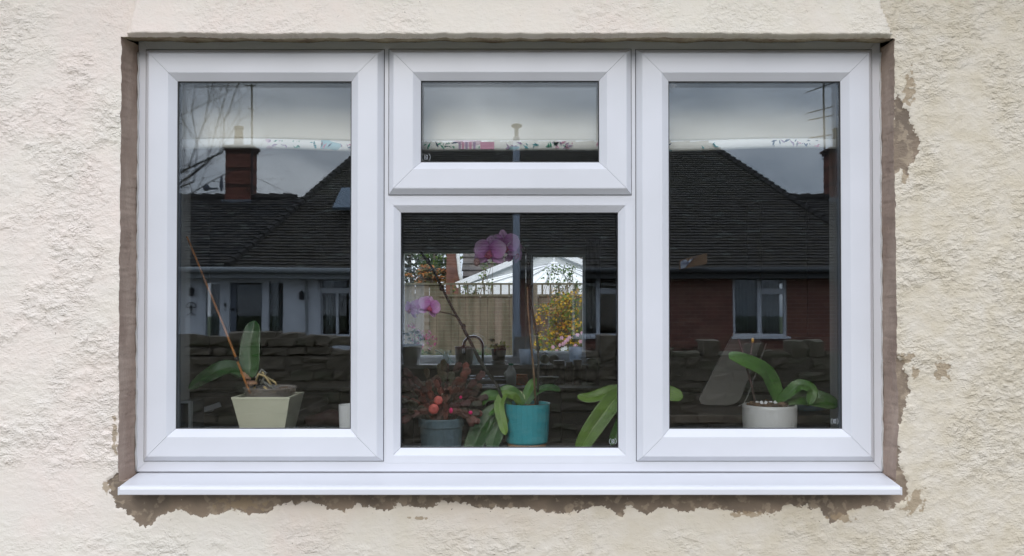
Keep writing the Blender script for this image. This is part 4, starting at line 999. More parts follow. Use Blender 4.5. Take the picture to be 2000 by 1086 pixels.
# --- 3 turquoise pot, orchid in flower
yt = 0.23
c = P(1029, 830, yt); zt = P(1029, 787, yt).z; r1 = 45.5 / F * 2.23; zb = IZ0 + .012
pt_ = thing('orchid_in_turquoise_pot', 'flowering pink orchid in a turquoise ceramic pot', 'potted plant', (c.x, yt, IZ0))
TQ = mat('turquoise_glaze', (0.035, 0.28, 0.32), .28, color2=(.05, .33, .37), vscale=7, bump=.0005, bscale=90, coat=.3)
mb = MB(); Hh = zt - zb
mb.lathe((c.x, yt, zb), [(r1 * .86, 0), (r1 * .91, .004), (r1 * .99, Hh - .002), (r1 * 1.0, Hh), (r1 * .94, Hh), (r1 * .90, Hh - .02)], 28); mb.build('pot', TQ, pt_)
mb = MB(); mb.lathe((c.x, yt, IZ0 + .0005), [(r1 * .78, 0), (r1 * .83, .003), (r1 * .83, .0112), (r1 * .74, .0112)], 32); mb.build('saucer', mat('terracotta_saucer', (.42, .24, .12), .6), pt_)
mb = MB(); mb.lathe((c.x, yt, zt - .03), [(r1 * .9, 0), (r1 * .4, .012)], 20); mb.build('bark_bed', BARK, pt_)
barkfill(pt_, (c.x, yt), r1 * .75, r1 * .7, zt - .012, 26, 8)
LV = [([(985, 790), (970, 800), (945, 830), (925, 872), (918, 885)], .055, OD, -.04), ([(990, 782), (985, 800), (970, 840), (958, 885)], .048, OD, -.045),
      ([(1000, 785), (975, 775), (950, 775), (938, 793)], .030, OG, -.03), ([(985, 790), (970, 800), (955, 812)], .014, OG, -.05),
      ([(1015, 785), (990, 768), (975, 790), (981, 825), (988, 850)], .027, OY, -.06), ([(1022, 790), (1010, 772), (990, 762), (968, 772)], .028, OG, .0),
      ([(1015, 790), (1005, 775), (985, 772)], .022, OY, -.02), ([(1020, 790), (1030, 768), (1040, 750), (1052, 745)], .026, OG, .04),
      ([(1022, 790), (1018, 775), (1012, 765)], .018, mat('pale_leaf', (.38, .40, .22), .5), .02), ([(1030, 790), (1045, 768), (1070, 757), (1095, 762)], .02, OD, .05)]
for (pp, w_, m_, dy) in LV:
    n_ = len(pp); leaf('leaf', [P(u, v, yt + dy * (i / (n_ - 1))) for i, (u, v) in enumerate(pp)], w_, m_, pt_, nrm=(-.1, -.85, .5), fold=.3, tip=.55)
mb = MB(); s1 = [(985, 790), (972, 755), (950, 725), (928, 685), (905, 640), (885, 605), (862, 560), (842, 520), (820, 490)]
mb.tube([P(u, v, yt - .02) for u, v in s1], [.0042, .004, .004, .0038, .0038, .0036, .0034, .0036, .0034], 8)
for (u, v) in ((950, 725), (905, 638), (862, 562), (836, 510)): mb.ball(P(u, v, yt - .02), .0062, 8, 6, sc=(1, 1, 1.4))
mb.build('flower_stem', STEM, pt_, smooth=True)
mb = MB(); mb.tube([P(u, v, yt + .0) for u, v in ((992, 790), (965, 745), (935, 705), (918, 668), (905, 645))], .0026, 8); mb.build('flower_stem', STEM, pt_, smooth=True)
mb = MB(); mb.tube([P(u, v, yt - .02) for u, v in ((893, 620), (880, 613), (858, 609), (840, 606))], .0016, 6); mb.build('flower_stem', STEM, pt_, smooth=True)
mb = MB(); mb.tube([P(u, v, yt + .01) for u, v in ((1046, 790), (1042, 720), (1036, 660), (1031, 600), (1030, 560))], .0028, 8); mb.build('cane', CANE, pt_, smooth=True)
mb = MB(); mb.tube([P(u, v, yt + .02) for u, v in ((1050, 790), (1052, 700), (1048, 650), (1038, 600), (1034, 540), (1030, 500), (1018, 474), (1000, 462), (980, 462))], [.0034] * 5 + [.0034, .003, .0022, .0016], 8)
for (u, v) in ((1051, 680), (1036, 560), (1031, 515)): mb.ball(P(u, v, yt + .02), .0058, 8, 6, sc=(1, 1, 1.4))
mb.build('flower_stem', mat('grey_stem', (.025, .020, .015), .7), pt_, smooth=True)

def petal_mat():
    m = bpy.data.materials.new('orchid_petal'); m.use_nodes = True; n = m.node_tree; L = n.links; b = n.nodes['Principled BSDF']
    b.inputs['Roughness'].default_value = .55
    at = n.nodes.new('ShaderNodeAttribute'); at.attribute_name = 'ptip'
    r = n.nodes.new('ShaderNodeValToRGB'); r.color_ramp.elements[0].position = 0; r.color_ramp.elements[0].color = (.42, .06, .34, 1)
    r.color_ramp.elements[1].position = 1; r.color_ramp.elements[1].color = (.85, .58, .82, 1); e = r.color_ramp.elements.new(.35); e.color = (.66, .24, .62, 1)
    t = n.nodes.new('ShaderNodeTexCoord'); no = n.nodes.new('ShaderNodeTexNoise'); no.inputs['Scale'].default_value = 90; no.inputs['Detail'].default_value = 3; L.new(t.outputs['Object'], no.inputs['Vector'])
    ad = n.nodes.new('ShaderNodeMath'); ad.operation = 'MULTIPLY_ADD'; ad.inputs[1].default_value = .5; L.new(no.outputs['Fac'], ad.inputs[0])
    sb_ = n.nodes.new('ShaderNodeMath'); sb_.operation = 'SUBTRACT'; sb_.inputs[1].default_value = .25; L.new(at.outputs['Fac'], sb_.inputs[0]); L.new(sb_.outputs[0], ad.inputs[2])
    L.new(ad.outputs[0], r.inputs[0])
    tl = n.nodes.new('ShaderNodeBsdfTranslucent'); L.new(r.outputs[0], tl.inputs['Color']); L.new(r.outputs[0], b.inputs['Base Color'])
    mxs = n.nodes.new('ShaderNodeMixShader'); mxs.inputs[0].default_value = .35; L.new(b.outputs[0], mxs.inputs[1]); L.new(tl.outputs[0], mxs.inputs[2])
    L.new(mxs.outputs[0], n.nodes['Material Output'].inputs['Surface'])
    MATS['orchid_petal'] = m; return m
PET = petal_mat(); LIP = mat('orchid_lip', (.22, .012, .05), .45, color2=(.38, .03, .12), vscale=120)
def petal(parent, base, d, nrm, L_, W_, cup=.25, rim=.0):
    d = d.normalized(); b_ = d.cross(nrm).normalized(); up = b_.cross(d).normalized()
    mb = MB(); N, Mx = 8, 6; tips = []
    for i in range(N + 1):
        t = i / N; w_ = W_ * .5 * (math.sin(math.pi * (t * .86 + .08)) ** .75)
        for j in range(Mx + 1):
            s_ = j / Mx * 2 - 1
            mb.v.append(tuple(base + d * L_ * t + b_ * w_ * s_ + up * (L_ * cup * (t * t) * -.5 + L_ * .10 * (s_ * s_) * (1 if rim == 0 else rim) + L_ * .03 * math.sin(7 * t + 3 * s_)))); tips.append(t)
    for i in range(N):
        for j in range(Mx): a = i * (Mx + 1) + j; mb.f.append((a, a + 1, a + Mx + 2, a + Mx + 1)); mb.m.append(0)
    o = mb.build('petal', PET, parent, smooth=True, solid=.0007, fix=False)
    at = o.data.attributes.new('ptip', 'FLOAT', 'POINT'); at.data.foreach_set('value', tips)
def flower(u, v, y, px, face, roll=0.0, parent=pt_):
    c_ = P(u, v, y); S = px / F * (y + 2); f_ = Vector(face).normalized()
    fl_ = MB(); fl_.ball(c_ + f_ * .002, S * .06, 8, 6); fo = fl_.build('flower', LIP, parent, smooth=True)
    upv = (Vector((0, 0, 1)) - f_ * f_.z).normalized(); rt = upv.cross(f_).normalized()
    def dd(a): return upv * math.cos(a + roll) + rt * math.sin(a + roll)
    for a in (0, 2.2, -2.2): petal(fo, c_ - f_ * .003, dd(a), f_, S * .52, S * .34)
    for a in (1.25, -1.25): petal(fo, c_ + f_ * .001, dd(a), f_, S * .56, S * .62, cup=.15)
    mb = MB(); mb.ball(c_ + f_ * S * .10 + dd(math.pi) * S * .10, S * .11, 10, 7, sc=(1.0, .9, 1.2)); mb.ball(c_ + f_ * S * .13 + dd(2.6) * S * .15, S * .06, 8, 6); mb.ball(c_ + f_ * S * .13 + dd(-2.6) * S * .15, S * .06, 8, 6); mb.build('lip', LIP, fo, smooth=True, fix=False)
flower(957, 492, yt - .03, 62, (-.35, -1, -.05), .05)
flower(984, 480, yt - .01, 60, (.25, -1, -.1), -.1)
flower(1004, 494, yt + .02, 56, (.9, -.5, -.1), .1)
flower(940, 500, yt + .03, 40, (-.8, -.6, .1), 0)
flower(838, 600, yt - .04, 44, (.5, -.85, .1), .3)
flower(826, 596, yt - .01, 40, (-.2, -.9, .4), -.4)
flower(803, 605, yt + .0, 36, (-.7, -.6, -.1), .4)
mb = MB(); q = P(931, 512, yt - .02); mb.ball(q, .0085, 10, 8, sc=(1, 1, 1.3)); mb.build('bud', mat('bud_pinkish', (.34, .18, .17), .5), pt_, smooth=True)

# --- 4 orchid behind the right mullion, broad bright leaves
ym = .21
c = P(1258, 830, ym)
pm = thing('orchid_behind_mullion', 'orchid with broad bright green leaves standing behind the right mullion', 'potted plant', (c.x, ym, IZ0))
mb = MB(); mb.lathe((c.x, ym, IZ0), [(.034, 0), (.046, .078), (.048, .08), (.043, .08), (.040, .07)], 24); mb.build('pot', MATS['white_china'], pm)
mb = MB(); mb.lathe((c.x, ym, IZ0 + .06), [(.041, 0), (.02, .008)], 16); mb.build('bark_bed', BARK, pm)
leaf('leaf', [P(1235, 810, ym), P(1225, 765, ym), P(1195, 765, ym - .01), P(1150, 778, ym - .01), P(1128, 772, ym)], .036, OY, pm, nrm=(0, -.75, .65), fold=.2)
leaf('leaf', [P(1240, 805, ym), P(1215, 770, ym - .02), P(1185, 800, ym - .04), P(1150, 850, ym - .05), P(1128, 888, ym - .05)], .052, OY, pm, nrm=(-.2, -1, .25), fold=.3)
leaf('leaf', [P(1240, 805, ym), P(1228, 800, ym - .02), P(1212, 830, ym - .03), P(1192, 870, ym - .04)], .036, OG, pm, nrm=(.2, -1, .2), fold=.3)
leaf('leaf', [P(1262, 800, ym), P(1278, 772, ym), P(1305, 768, ym - .01), P(1334, 776, ym - .01)], .046, OY, pm, nrm=(0, -.85, .5), fold=.1)

# --- 5 white pot, green orchid
yw = .215
c = P(1503, 815, yw); zt = P(1503, 790, yw).z; r1 = 52 / F * 2.2
pw = thing('orchid_in_white_pot', 'leafy orchid with two bare dark stalks in a white round pot', 'potted plant', (c.x, yw, IZ0))
WP = mat('white_ceramic', (.62, .61, .59), .35, var=.04, vscale=6)
mb = MB(); Hh = zt - IZ0
mb.lathe((c.x, yw, IZ0), [(r1 * .82, 0), (r1 * .90, .004), (r1 * .99, Hh * .6), (r1 * 1.0, Hh - .006), (r1 * .985, Hh), (r1 * .93, Hh), (r1 * .90, Hh - .015)], 44); mb.build('pot', WP, pw, smooth=False)
mb = MB(); mb.lathe((c.x, yw, zt - .02), [(r1 * .9, 0), (r1 * .4, .012)], 20); mb.build('bark_bed', BARK, pw)
barkfill(pw, (c.x - .01, yw), r1 * .72, r1 * .65, zt - .001, 30, 5)
rb = random.Random(2)
for k in range(5):
    q = P(1478 + k * 9, 786, yw - .02); mb = MB(); mb.box(q.x - .004, q.x + .004, q.y - .003, q.y + .003, q.z - .004, q.z + .003, rot=Matrix.Rotation(k, 3, 'Y')); mb.build('pebble', PW, pw)
leaf('leaf', [P(1522, 788, yw), P(1512, 755, yw - .005), P(1490, 722, yw - .02), P(1440, 700, yw - .04), P(1424, 700, yw - .045)], .046, OG, pw, nrm=(-.2, -.8, .6), fold=.18, tip=.4)
leaf('leaf', [P(1515, 788, yw), P(1540, 768, yw - .02), P(1562, 752, yw - .03), P(1586, 762, yw - .04), P(1580, 792, yw - .045)], .034, OG, pw, nrm=(0, -.8, .6), fold=.2)
leaf('leaf', [P(1525, 785, yw + .01), P(1560, 775, yw), P(1600, 780, yw - .02), P(1638, 792, yw - .03)], .050, OG, pw, nrm=(0, -.9, .45), fold=.15)
leaf('leaf', [P(1515, 790, yw + .02), P(1540, 775, yw + .03), P(1585, 790, yw + .03)], .03, OD, pw, nrm=(0, -.8, .6), fold=.2)
for (pp) in ([(1442, 662), (1455, 705), (1466, 745), (1476, 790)], [(1470, 668), (1465, 700), (1459, 722)]):
    mb = MB(); mb.tube([P(u, v, yw - .02) for u, v in pp], [.0024, .0026, .003, .003][:len(pp)], 8); mb.build('flower_stem', mat('purple_brown_stem', (.06, .03, .03), .5), pw, smooth=True)
mb = MB(); mb.ball(P(1470, 665, yw - .02), .004, 8, 6, sc=(1, 1, 1.8)); mb.build('bud', mat('amber_bud', (.55, .30, .06), .5), pw, smooth=True)
mb = MB(); mb.tube([P(1453, 711, yw - .023), P(1459, 718, yw - .023)], .0035, 6); mb.build('clip', mat('lime_clip', (.35, .42, .06), .4), pw)

# =================================================================== BACK GARDEN
FW = mat('weathered_fence', (.185, .155, .105), .9, color2=(.085, .085, .05), vscale=3.0, bump=.004, bscale=30, stretch=(2.5, 2.5, .35))
FW2 = mat('weathered_fence_b', (.24, .195, .145), .9, color2=(.12, .105, .075), vscale=3.0, bump=.004, bscale=30, stretch=(2.5, 2.5, .35))
yfence = 12.2
fence = thing('garden_fence', 'weathered closeboard garden fence topped with square trellis', 'fence', (0, yfence, 0))
rf = random.Random(33)
ztop_l = P(820, 553, yfence).z; ztop_r = P(1000, 578, yfence).z
xs_ = P(858, 553, yfence).x; x = -6.0; k = 0
while x < 6.0:
    z1 = (ztop_l if x < xs_ else ztop_r) + rf.uniform(-.008, .004)
    mb = MB(); mb.box(x + .0025, x + .1215, yfence + rf.uniform(-.006, .004), yfence + .018, 0.01, z1, rot=Matrix.Rotation(rf.uniform(-.004, .004), 3, 'Y'))
    mb.build('board', FW if rf.random() < .6 else FW2, fence); x += .124
mb = MB(); mb.box(-6, 6, yfence + .019, yfence + .024, 0.01, ztop_r - .02); mb.build('seam_shade_sheet', mat('fence_seam_dark', (.04, .035, .025), .95), fence)  # added dark sheet that stands in for shade in the board seams
mb = MB(); zz = P(1000, 577, yfence).z; mb.box(xs_, 6.0, yfence - .03, yfence + .03, zz - .02, zz + .02); mb.build('rail', FW, fence)
zz2 = P(1000, 555, yfence).z; mb = MB(); mb.box(-6.0, 6.0, yfence - .035, yfence + .03, zz2 - .012, zz2 + .02); mb.build('rail', FW, fence)
xx = xs_ + .06
while xx < 6.0:
    mb = MB(); mb.box(xx - .014, xx + .014, yfence - .02, yfence + .01, zz + .02, zz2 - .012); mb.build('trellis_bar', FW, fence); xx += .142
for (u) in (720, 1044, 1370):
    xq = P(u, 560, yfence).x; mb = MB(); mb.box(xq - .05, xq + .05, yfence - .07, yfence - .037, 0, zz2 + .0); mb.build('post', FW2, fence)

# climber with yellow leaves on the fence
cl = thing('yellow_climber', 'autumn climber with yellow and orange leaves growing up the fence', 'climbing plant', (P(1090, 690, 11.8).x, 11.9, 0))
rr_ = random.Random(6); mb = MB()
for k in range(84):
    u = rr_.gauss(1092, 24); v = rr_.uniform(572, 700); q = P(u, v, 11.85 + rr_.uniform(-.15, .15))
    fz = (v - 570) / 130
    mis = rr_.choice([(0, 0, 1), (0, 1, 3), (2, 0, 2), (3, 3, 0), (2, 4, 0)]) if fz < .5 else rr_.choice([(0, 0, 3), (3, 2, 0), (0, 3), (4, 3)])
    leaves_mesh(mb, 26, q, (.14, .12, .12), .055, rr_, mis, shell=.0, asp=.8)
mb.build('leaves', [LY, LO, mat('leaf_tan', (.30, .19, .08), .6), LL, LG], cl, kind='stuff', fix=False)
mb = MB()
for k in range(7): 
    u0 = 1075 + k * 6; mb.tube([P(u0, 720, 11.95), P(u0 + rr_.uniform(-12, 12), 650, 11.95), P(u0 + rr_.uniform(-20, 20), 575, 11.95)], .006, 5)
mb.build('stems', CANE, cl)
def spray(name, lab, us, ylev, seed, n=14, vtop=500, vbot=560, mats=(LG, LL), base=0):
    r_ = random.Random(seed); t = thing(name, lab, 'shrub', (P((us[0] + us[1]) / 2, 600, ylev).x, ylev, 0))
    mb = MB(); ms = MB()
    for k in range(n):
        u = r_.uniform(*us); v = r_.uniform(vtop, vbot); q = P(u, v, ylev + r_.uniform(-.1, .1))
        ms.tube([Vector((q.x + r_.uniform(-.3, .3), ylev, 0.0 if k < 3 else 1.2)), (q + Vector((r_.uniform(-.15, .15), 0, -.35))), q], .004, 4)
        leaves_mesh(mb, 13, q, (.10, .08, .12), .05, r_, (0, 0, 1), shell=0, asp=.6)
    mb.build('foliage', list(mats), t, kind='stuff', fix=False); ms.build('stem', CANE, t)
    return t
spray('rose_bush', 'thin leafy rose stems rising over the fence in front of the gable', (935, 965), 12.5, 3, 12, 505, 565)
spray('rose_bush', 'leafy rose sprays over the trellis in front of the conservatory roof', (1062, 1140), 12.5, 4, 26, 522, 566)
spray('rose_bush', 'low leafy growth over the trellis beside the brick chimney', (880, 935), 12.5, 14, 16, 556, 585)
def flowers(name, lab, spots, y, s_, mt, seed):
    r_ = random.Random(seed); q0 = P(*spots[0], y); t = thing(name, lab, 'flowers', (q0.x, y, 0))
    for (u, v) in spots:
        q = P(u, v, y + r_.uniform(-.1, .1)); mb = MB()
        for k in range(6):
            a = k * 1.047; d = Vector((math.cos(a), -.2, math.sin(a))); b_ = Vector((-math.sin(a), 0, math.cos(a)))
            mb.add([q, q + d * s_ * .6 + b_ * s_ * .3, q + d * s_, q + d * s_ * .6 - b_ * s_ * .3], [(0, 1, 2, 3)])
        mb.ball(q, s_ * .2, 6, 5); mb.build('flower', mt, t, fix=False)
        mb = MB(); mb.tube([q, Vector((q.x + r_.uniform(-.1, .1), y + .05, 0))], .004, 4); mb.build('stem', LG, t)
flowers('pink_cosmos', 'pink garden flowers below the yellow climber', [(1087, 686), (1097, 660), (1108, 664), (1112, 659), (1104, 668), (1094, 674), (1128, 654), (1134, 667), (1124, 675), (1137, 650), (1080, 678), (1100, 672)], 10.2, .034, PK2, 4)
flowers('white_cosmos', 'white garden flowers just above the rear window frame', [(1066, 688), (1099, 682), (1104, 680), (1072, 692)], 10.0, .036, WHI, 5)
mb = MB(); r_ = random.Random(8); 
for k in range(30): leaves_mesh(mb, 40, P(r_.uniform(800, 1150), r_.uniform(690, 730), 10.8), (.3, .3, .16), .07, r_, (0, 1), shell=0)
mb.build('flower_bed', [LG, LD], kind='stuff')

# trees and shrubs beyond the fence, left
def tree(name, lab, cat, c0, rad, n, size, mats, seed, trunk_r=.09, clumps=26):
    r_ = random.Random(seed); t = thing(name, lab, cat, (c0.x, c0.y, 0))
    mb = MB()
    for k in range(clumps):
        d = Vector((r_.gauss(0, 1), r_.gauss(0, 1), r_.gauss(0, 1))).normalized() * r_.random() ** .4
        cc = c0 + Vector((d.x * rad[0], d.y * rad[1], d.z * rad[2]))
        leaves_mesh(mb, n, cc, (rad[0] * .3, rad[1] * .3, rad[2] * .26), size, r_, (0, 0, 1), shell=0)
    mb.build('crown', list(mats), t, kind='stuff', fix=False)
    mb = MB(); mb.tube([(c0.x, c0.y, 0), (c0.x + .1, c0.y, c0.z * .5), (c0.x, c0.y, c0.z + rad[2] * .4)], [trunk_r, trunk_r * .8, trunk_r * .3], 8)
    for k in range(8):
        a = r_.uniform(0, 6.28); z0 = c0.z - rad[2] * .6 + k * rad[2] * .14
        mb.tube([(c0.x, c0.y, z0), (c0.x + rad[0] * .6 * math.cos(a), c0.y + rad[1] * .6 * math.sin(a), z0 + rad[2] * .5)], [trunk_r * .4, trunk_r * .1], 6)
    mb.build('trunk', mat('tree_bark', (.10, .08, .06), .95, var=.3), t, smooth=True)
tree('dark_tree', 'dark leafed tree with sky showing through beyond the fence', 'tree', P(800, 520, 24), (2.0, 1.4, 1.35), 55, .14, (LD, mat('leaf_grey', (.05, .055, .045), .6)), 3, clumps=30)
tree('green_bush', 'bright green bushy tree left of the brick chimney', 'tree', P(848, 508, 22), (.75, .7, .55), 70, .12, (LG, LL), 5, clumps=22)
tree('autumn_shrub', 'orange brown autumn shrub just above the fence top', 'shrub', P(842, 540, 19), (.65, .5, .32), 60, .10, (LO, mat('leaf_olive', (.10, .10, .03), .6)), 7, clumps=18)
tree('dark_tree', 'dark tree at the far left edge of the garden view', 'tree', P(745, 500, 26), (1.8, 1.5, 2.2), 50, .15, (LD, LG), 9)

# neighbour house: brown tiled roof, brick chimney breast, white gable and conservatory
TIL = mat('brown_roof_tile', (0.075, 0.062, 0.055), .9, color2=(.115, .095, .08), vscale=6, bump=.004, bscale=60)
nb = thing('neighbour_house', 'brown roofed house with white gable beyond the garden fence', 'house', (1.2, 22, 0))
Y0 = 17.5
def course_roof(parent, x0, x1, y0, z0, y1, z1, gauge, mt, name='roof', dirn=1, xl=None, xr=None, tw=.30, seed=1, lift_=.028):
    """overlapping courses of single tiles, joined, from eave (y0,z0) to ridge (y1,z1)"""
    r_ = random.Random(seed)
    L_ = math.hypot(y1 - y0, z1 - z0); d = Vector((0, (y1 - y0) / L_, (z1 - z0) / L_)); nn = Vector((0, -d.z, d.y)); 
    if nn.z < 0: nn = -nn
    mb = MB(); n = int(L_ / gauge)
    for i in range(n + 1):
        s0 = i * L_ / n; s1 = min(L_, s0 + L_ / n * 1.15)
        xa = xl(s0 / L_) if xl else x0; xb = xr(s0 / L_) if xr else x1
        x = xa - (i % 2) * tw * .5
        while x < xb:
            a = max(x + .002, xa - r_.uniform(0, .03)); b = min(x + tw - .002, xb + r_.uniform(0, .03)); x += tw
            if b - a < .03: continue
            j = r_.uniform(-.006, .008); k_ = r_.uniform(-.008, .008)
            lo = Vector((0, y0, z0)) + d * (s0 + k_) + nn * (lift_ + j); up = Vector((0, y0, z0)) + d * s1 + nn * (.004); bo = Vector((0, y0, z0)) + d * (s0 + k_) + nn * .001
            tl_ = r_.uniform(-.004, .004)
            mb.add([(a, lo.y, lo.z + tl_), (b, lo.y, lo.z - tl_), (b, up.y, up.z), (a, up.y, up.z), (a, bo.y, bo.z), (b, bo.y, bo.z)], [(0, 1, 2, 3), (4, 5, 1, 0)], r_.choice((0, 0, 1, 1, 0, 1)) if r_.random() > .035 else 2)
    return mb.build(name, [mt, mat('tile_variant', (0.060, 0.050, 0.042), .95, color2=(.11, .095, .08), vscale=14), mat('lichen_tile', (.17, .17, .14), .95, color2=(.07, .06, .05), vscale=30)], parent, kind='stuff', fix=False)
rl = P(893, 480, 21); zE = P(1000, 552, 19).z
course_roof(nb, P(896, 550, 19).x, 6.5, 19.0, zE - .6, 24.0, zE + 3.4, .30, TIL, 'roof_tiles', xl=lambda t: P(903, 550, 19).x - .25 * t, tw=.33, seed=4, lift_=.05)
mb = MB(); x9 = P(903, 550, 19).x
mb.add([(x9, 19.02, zE - .6), (6.5, 19.02, zE - .6), (6.5, 24, zE + 3.38), (x9 - .25, 24, zE + 3.38), (6.5, 29, zE - .6), (x9, 29, zE - .6)], [(0, 1, 2, 3), (3, 2, 4, 5)]); mb.build('roof', TIL, nb, solid=.05)
BRK = mat('red_brown_brick', (.20, .085, .055), .9, color2=(.13, .06, .045), vscale=5, bump=.004, bscale=30)
mb = MB(); mb.box(x9 + .1, 6.4, 19.4, 28.6, 0, zE - .55); mb.build('wall', BRK, nb)
mb = MB(); a = P(872, 480, 18.8); b = P(889, 480, 18.8)
mb.prism([(P(868, 560, 18.8).x, 0), (P(897, 560, 18.8).x, 0), (P(897, 545, 18.8).x, P(897, 540, 18.8).z), (P(889, 500, 18.8).x, P(889, 500, 18.8).z), (P(887, 440, 18.8).x, P(887, 440, 18.8).z), (P(874, 440, 18.8).x, P(874, 440, 18.8).z), (P(872, 510, 18.8).x, P(872, 510, 18.8).z)], 18.8, 19.4); mb.build('chimney', BRK, nb)
mb = MB(); mb.tube([P(892, 470, 18.7), P(895, 505, 18.7), P(898, 535, 18.7), P(905, 560, 18.7)], .045, 8); mb.tube([P(905, 560, 18.7), Vector((P(905, 560, 18.7).x, 16.7 + 2, 0))], .04, 8); mb.build('downpipe', WHP, nb, smooth=True)
# white gable (bargeboards + boarding)
yg = 16.2
gab = thing('white_gable', 'white boarded gable with wide white bargeboards behind the conservatory', 'gable', (P(1068, 520, yg).x, yg, 0))
ap = P(1068, 490, yg); le = P(910, 556, yg); re = P(1200, 546, yg)
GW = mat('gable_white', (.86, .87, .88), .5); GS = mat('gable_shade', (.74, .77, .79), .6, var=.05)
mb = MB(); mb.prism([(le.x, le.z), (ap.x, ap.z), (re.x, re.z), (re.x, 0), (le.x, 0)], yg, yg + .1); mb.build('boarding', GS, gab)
for (p_, s_) in ((le, 1), (re, -1)):
    d = (Vector((ap.x, 0, ap.z)) - Vector((p_.x, 0, p_.z))); L_ = d.length; d.normalize(); n_ = Vector((-d.z * s_, 0, d.x * s_)); 
    mb = MB(); a = Vector((p_.x, 0, p_.z)) - d * .2; b = Vector((ap.x, 0, ap.z)); w_ = .13
    if n_.z < 0: n_ = -n_
    mb.prism([(a.x, a.z), (b.x, b.z), (b.x + n_.x * w_ * .2, b.z + w_ * .9), (a.x + n_.x * w_, a.z + n_.z * w_)], yg - .14, yg - .01); mb.build('bargeboard', GW, gab)
mb = MB(); mb.box(ap.x - .07, ap.x + .07, yg - .16, yg - .145, ap.z - .04, ap.z + .13); mb.build('finial', GW, gab, bevel=.02)
mb = MB(); a = P(975, 556, yg); b = P(1070, 515, yg); mb.prism([(a.x, a.z), (b.x, b.z), (b.x, b.z - .06), (a.x, a.z - .10)], yg - .06, yg - .02); mb.build('dark_gutter', BLK, gab)
# conservatory
yk = 14.6
co_ = thing('conservatory', 'white conservatory with ribbed pale roof behind the trellis', 'conservatory', (P(1080, 560, yk).x, yk, 0))
apx = P(1082, 517, yk + .9); CW = mat('conservatory_white', (.88, .88, .88), .4); CP = mat('polycarbonate', (.80, .80, .74), .4)
base = [P(u, 556, yk + dy_) for u, dy_ in ((925, .6), (985, .1), (1040, -.2), (1090, -.3), (1140, -.2), (1200, .2), (1240, .7))]
for i in range(len(base) - 1):
    mb = MB(); mb.add([apx, base[i], base[i + 1]], [(0, 1, 2)]); mb.build('roof_panel', CP, co_, solid=.02)
    n_sub = 2
for i, p_ in enumerate(base):
    mb = MB(); mb.tube([apx + Vector((0, -.01, .02)), p_ + Vector((0, -.02, .02))], .018, 6); mb.build('rafter', CW, co_)
for i in range(len(base) - 1):
    p_ = (base[i] + base[i + 1]) / 2; mb = MB(); mb.tube([apx + Vector((0, -.01, .025)), p_ + Vector((0, -.02, .025))], .012, 6); mb.build('rafter', mat('grey_rafter', (.35, .35, .36), .5), co_)
mb = MB()
for i in range(len(base) - 1):
    a, b = base[i], base[i + 1]; mb.add([a, b, Vector((b.x, b.y, 0)), Vector((a.x, a.y, 0))], [(0, 1, 2, 3)])
mb.build('side_frame', CW, co_, solid=.05)
mb = MB(); mb.ball(apx + Vector((0, 0, .03)), .09, 12, 7, sc=(1, 1, .4)); mb.tube([apx + Vector((0, 0, .05)), apx + Vector((0, 0, .32))], [.02, .008], 6); mb.build('finial', CW, co_, smooth=True)

# =================================================================== ACROSS THE STREET (seen mirrored)
VE = 16.2; yE = 2 - VE; VF = 16.5; yF = 2 - VF
pxm = VF / F
RT = mat('dark_roof_tile', (0.060, 0.049, 0.038), .95, color2=(.105, .088, .066), vscale=5, bump=.006, bscale=40)
RT2 = mat('dark_roof_tile_b', (0.040, 0.036, 0.034), .95, color2=(.070, .062, .055), vscale=7, bump=.006, bscale=40)
zEv = R(1000, 524, VE).z
ridge_z = zr(4.28); ridge_y = 2 - 21.07
wing_z = zr(2.72); wing_y = 2 - 18.9
white_h = thing('white_bungalow', 'white rendered bungalow across the street mirrored in the left pane', 'bungalow', (-4.5, yF, 0))
brick_h = thing('brick_bungalow', 'red brick bungalow across the street mirrored in the right pane', 'bungalow', (4.5, yF, 0))
SPL = -1.75
def front_roof(parent, xa, xb, hl, hr, rz, ry, seed, ez=0.0, mt=RT):
    xl = (lambda t: xa + hl * t); xr = (lambda t: xb - hr * t)
    course_roof(parent, xa, xb, yE, zEv + ez, ry, rz + ez, .115, mt, 'roof_tiles', xl=xl, xr=xr, tw=.17, seed=seed, lift_=.030)
    yb = 2 * ry - yE; mb = MB()
    mb.add([(xa, yE - .01, zEv + ez - .01), (xb, yE - .01, zEv + ez - .01), (xb - hr, ry, rz + ez - .012), (xa + hl, ry, rz + ez - .012), (xb, yb, zEv + ez - .01), (xa, yb, zEv + ez - .01)],
           [(0, 1, 2, 3), (3, 2, 4, 5), (0, 3, 5), (1, 4, 2)]); mb.build('roof', RT2, parent)
front_roof(white_h, -5.57, SPL, 1.95, 0, ridge_z, ridge_y, 5)
front_roof(brick_h, SPL, 7.56, 0, 2.56, ridge_z, ridge_y, 6)
front_roof(white_h, -13.0, -4.3, 0, 0, wing_z, wing_y, 7, ez=-.09, mt=RT2)
front_roof(brick_h, 5.6, 13.0, 0, 0, wing_z, wing_y, 8, ez=-.09, mt=RT2)
HT = mat('hip_tile', (.06, .052, .046), .95, var=.3)
def hip_line(parent, a, b, n):
    for k in range(n):
        t = k / n; p = Vector(a).lerp(Vector(b), t); q = Vector(a).lerp(Vector(b), min(1, t + 1.25 / n))
        mb = MB(); mb.tube([p + Vector((0, 0, .045)), q + Vector((0, 0, .015))], [.085, .07], 6); mb.build('hip_tile', HT, parent)
hip_line(white_h, (-5.57, yE, zEv), (-3.62, ridge_y, ridge_z), 30)
hip_line(brick_h, (7.56, yE, zEv), (5.0, ridge_y, ridge_z), 30)
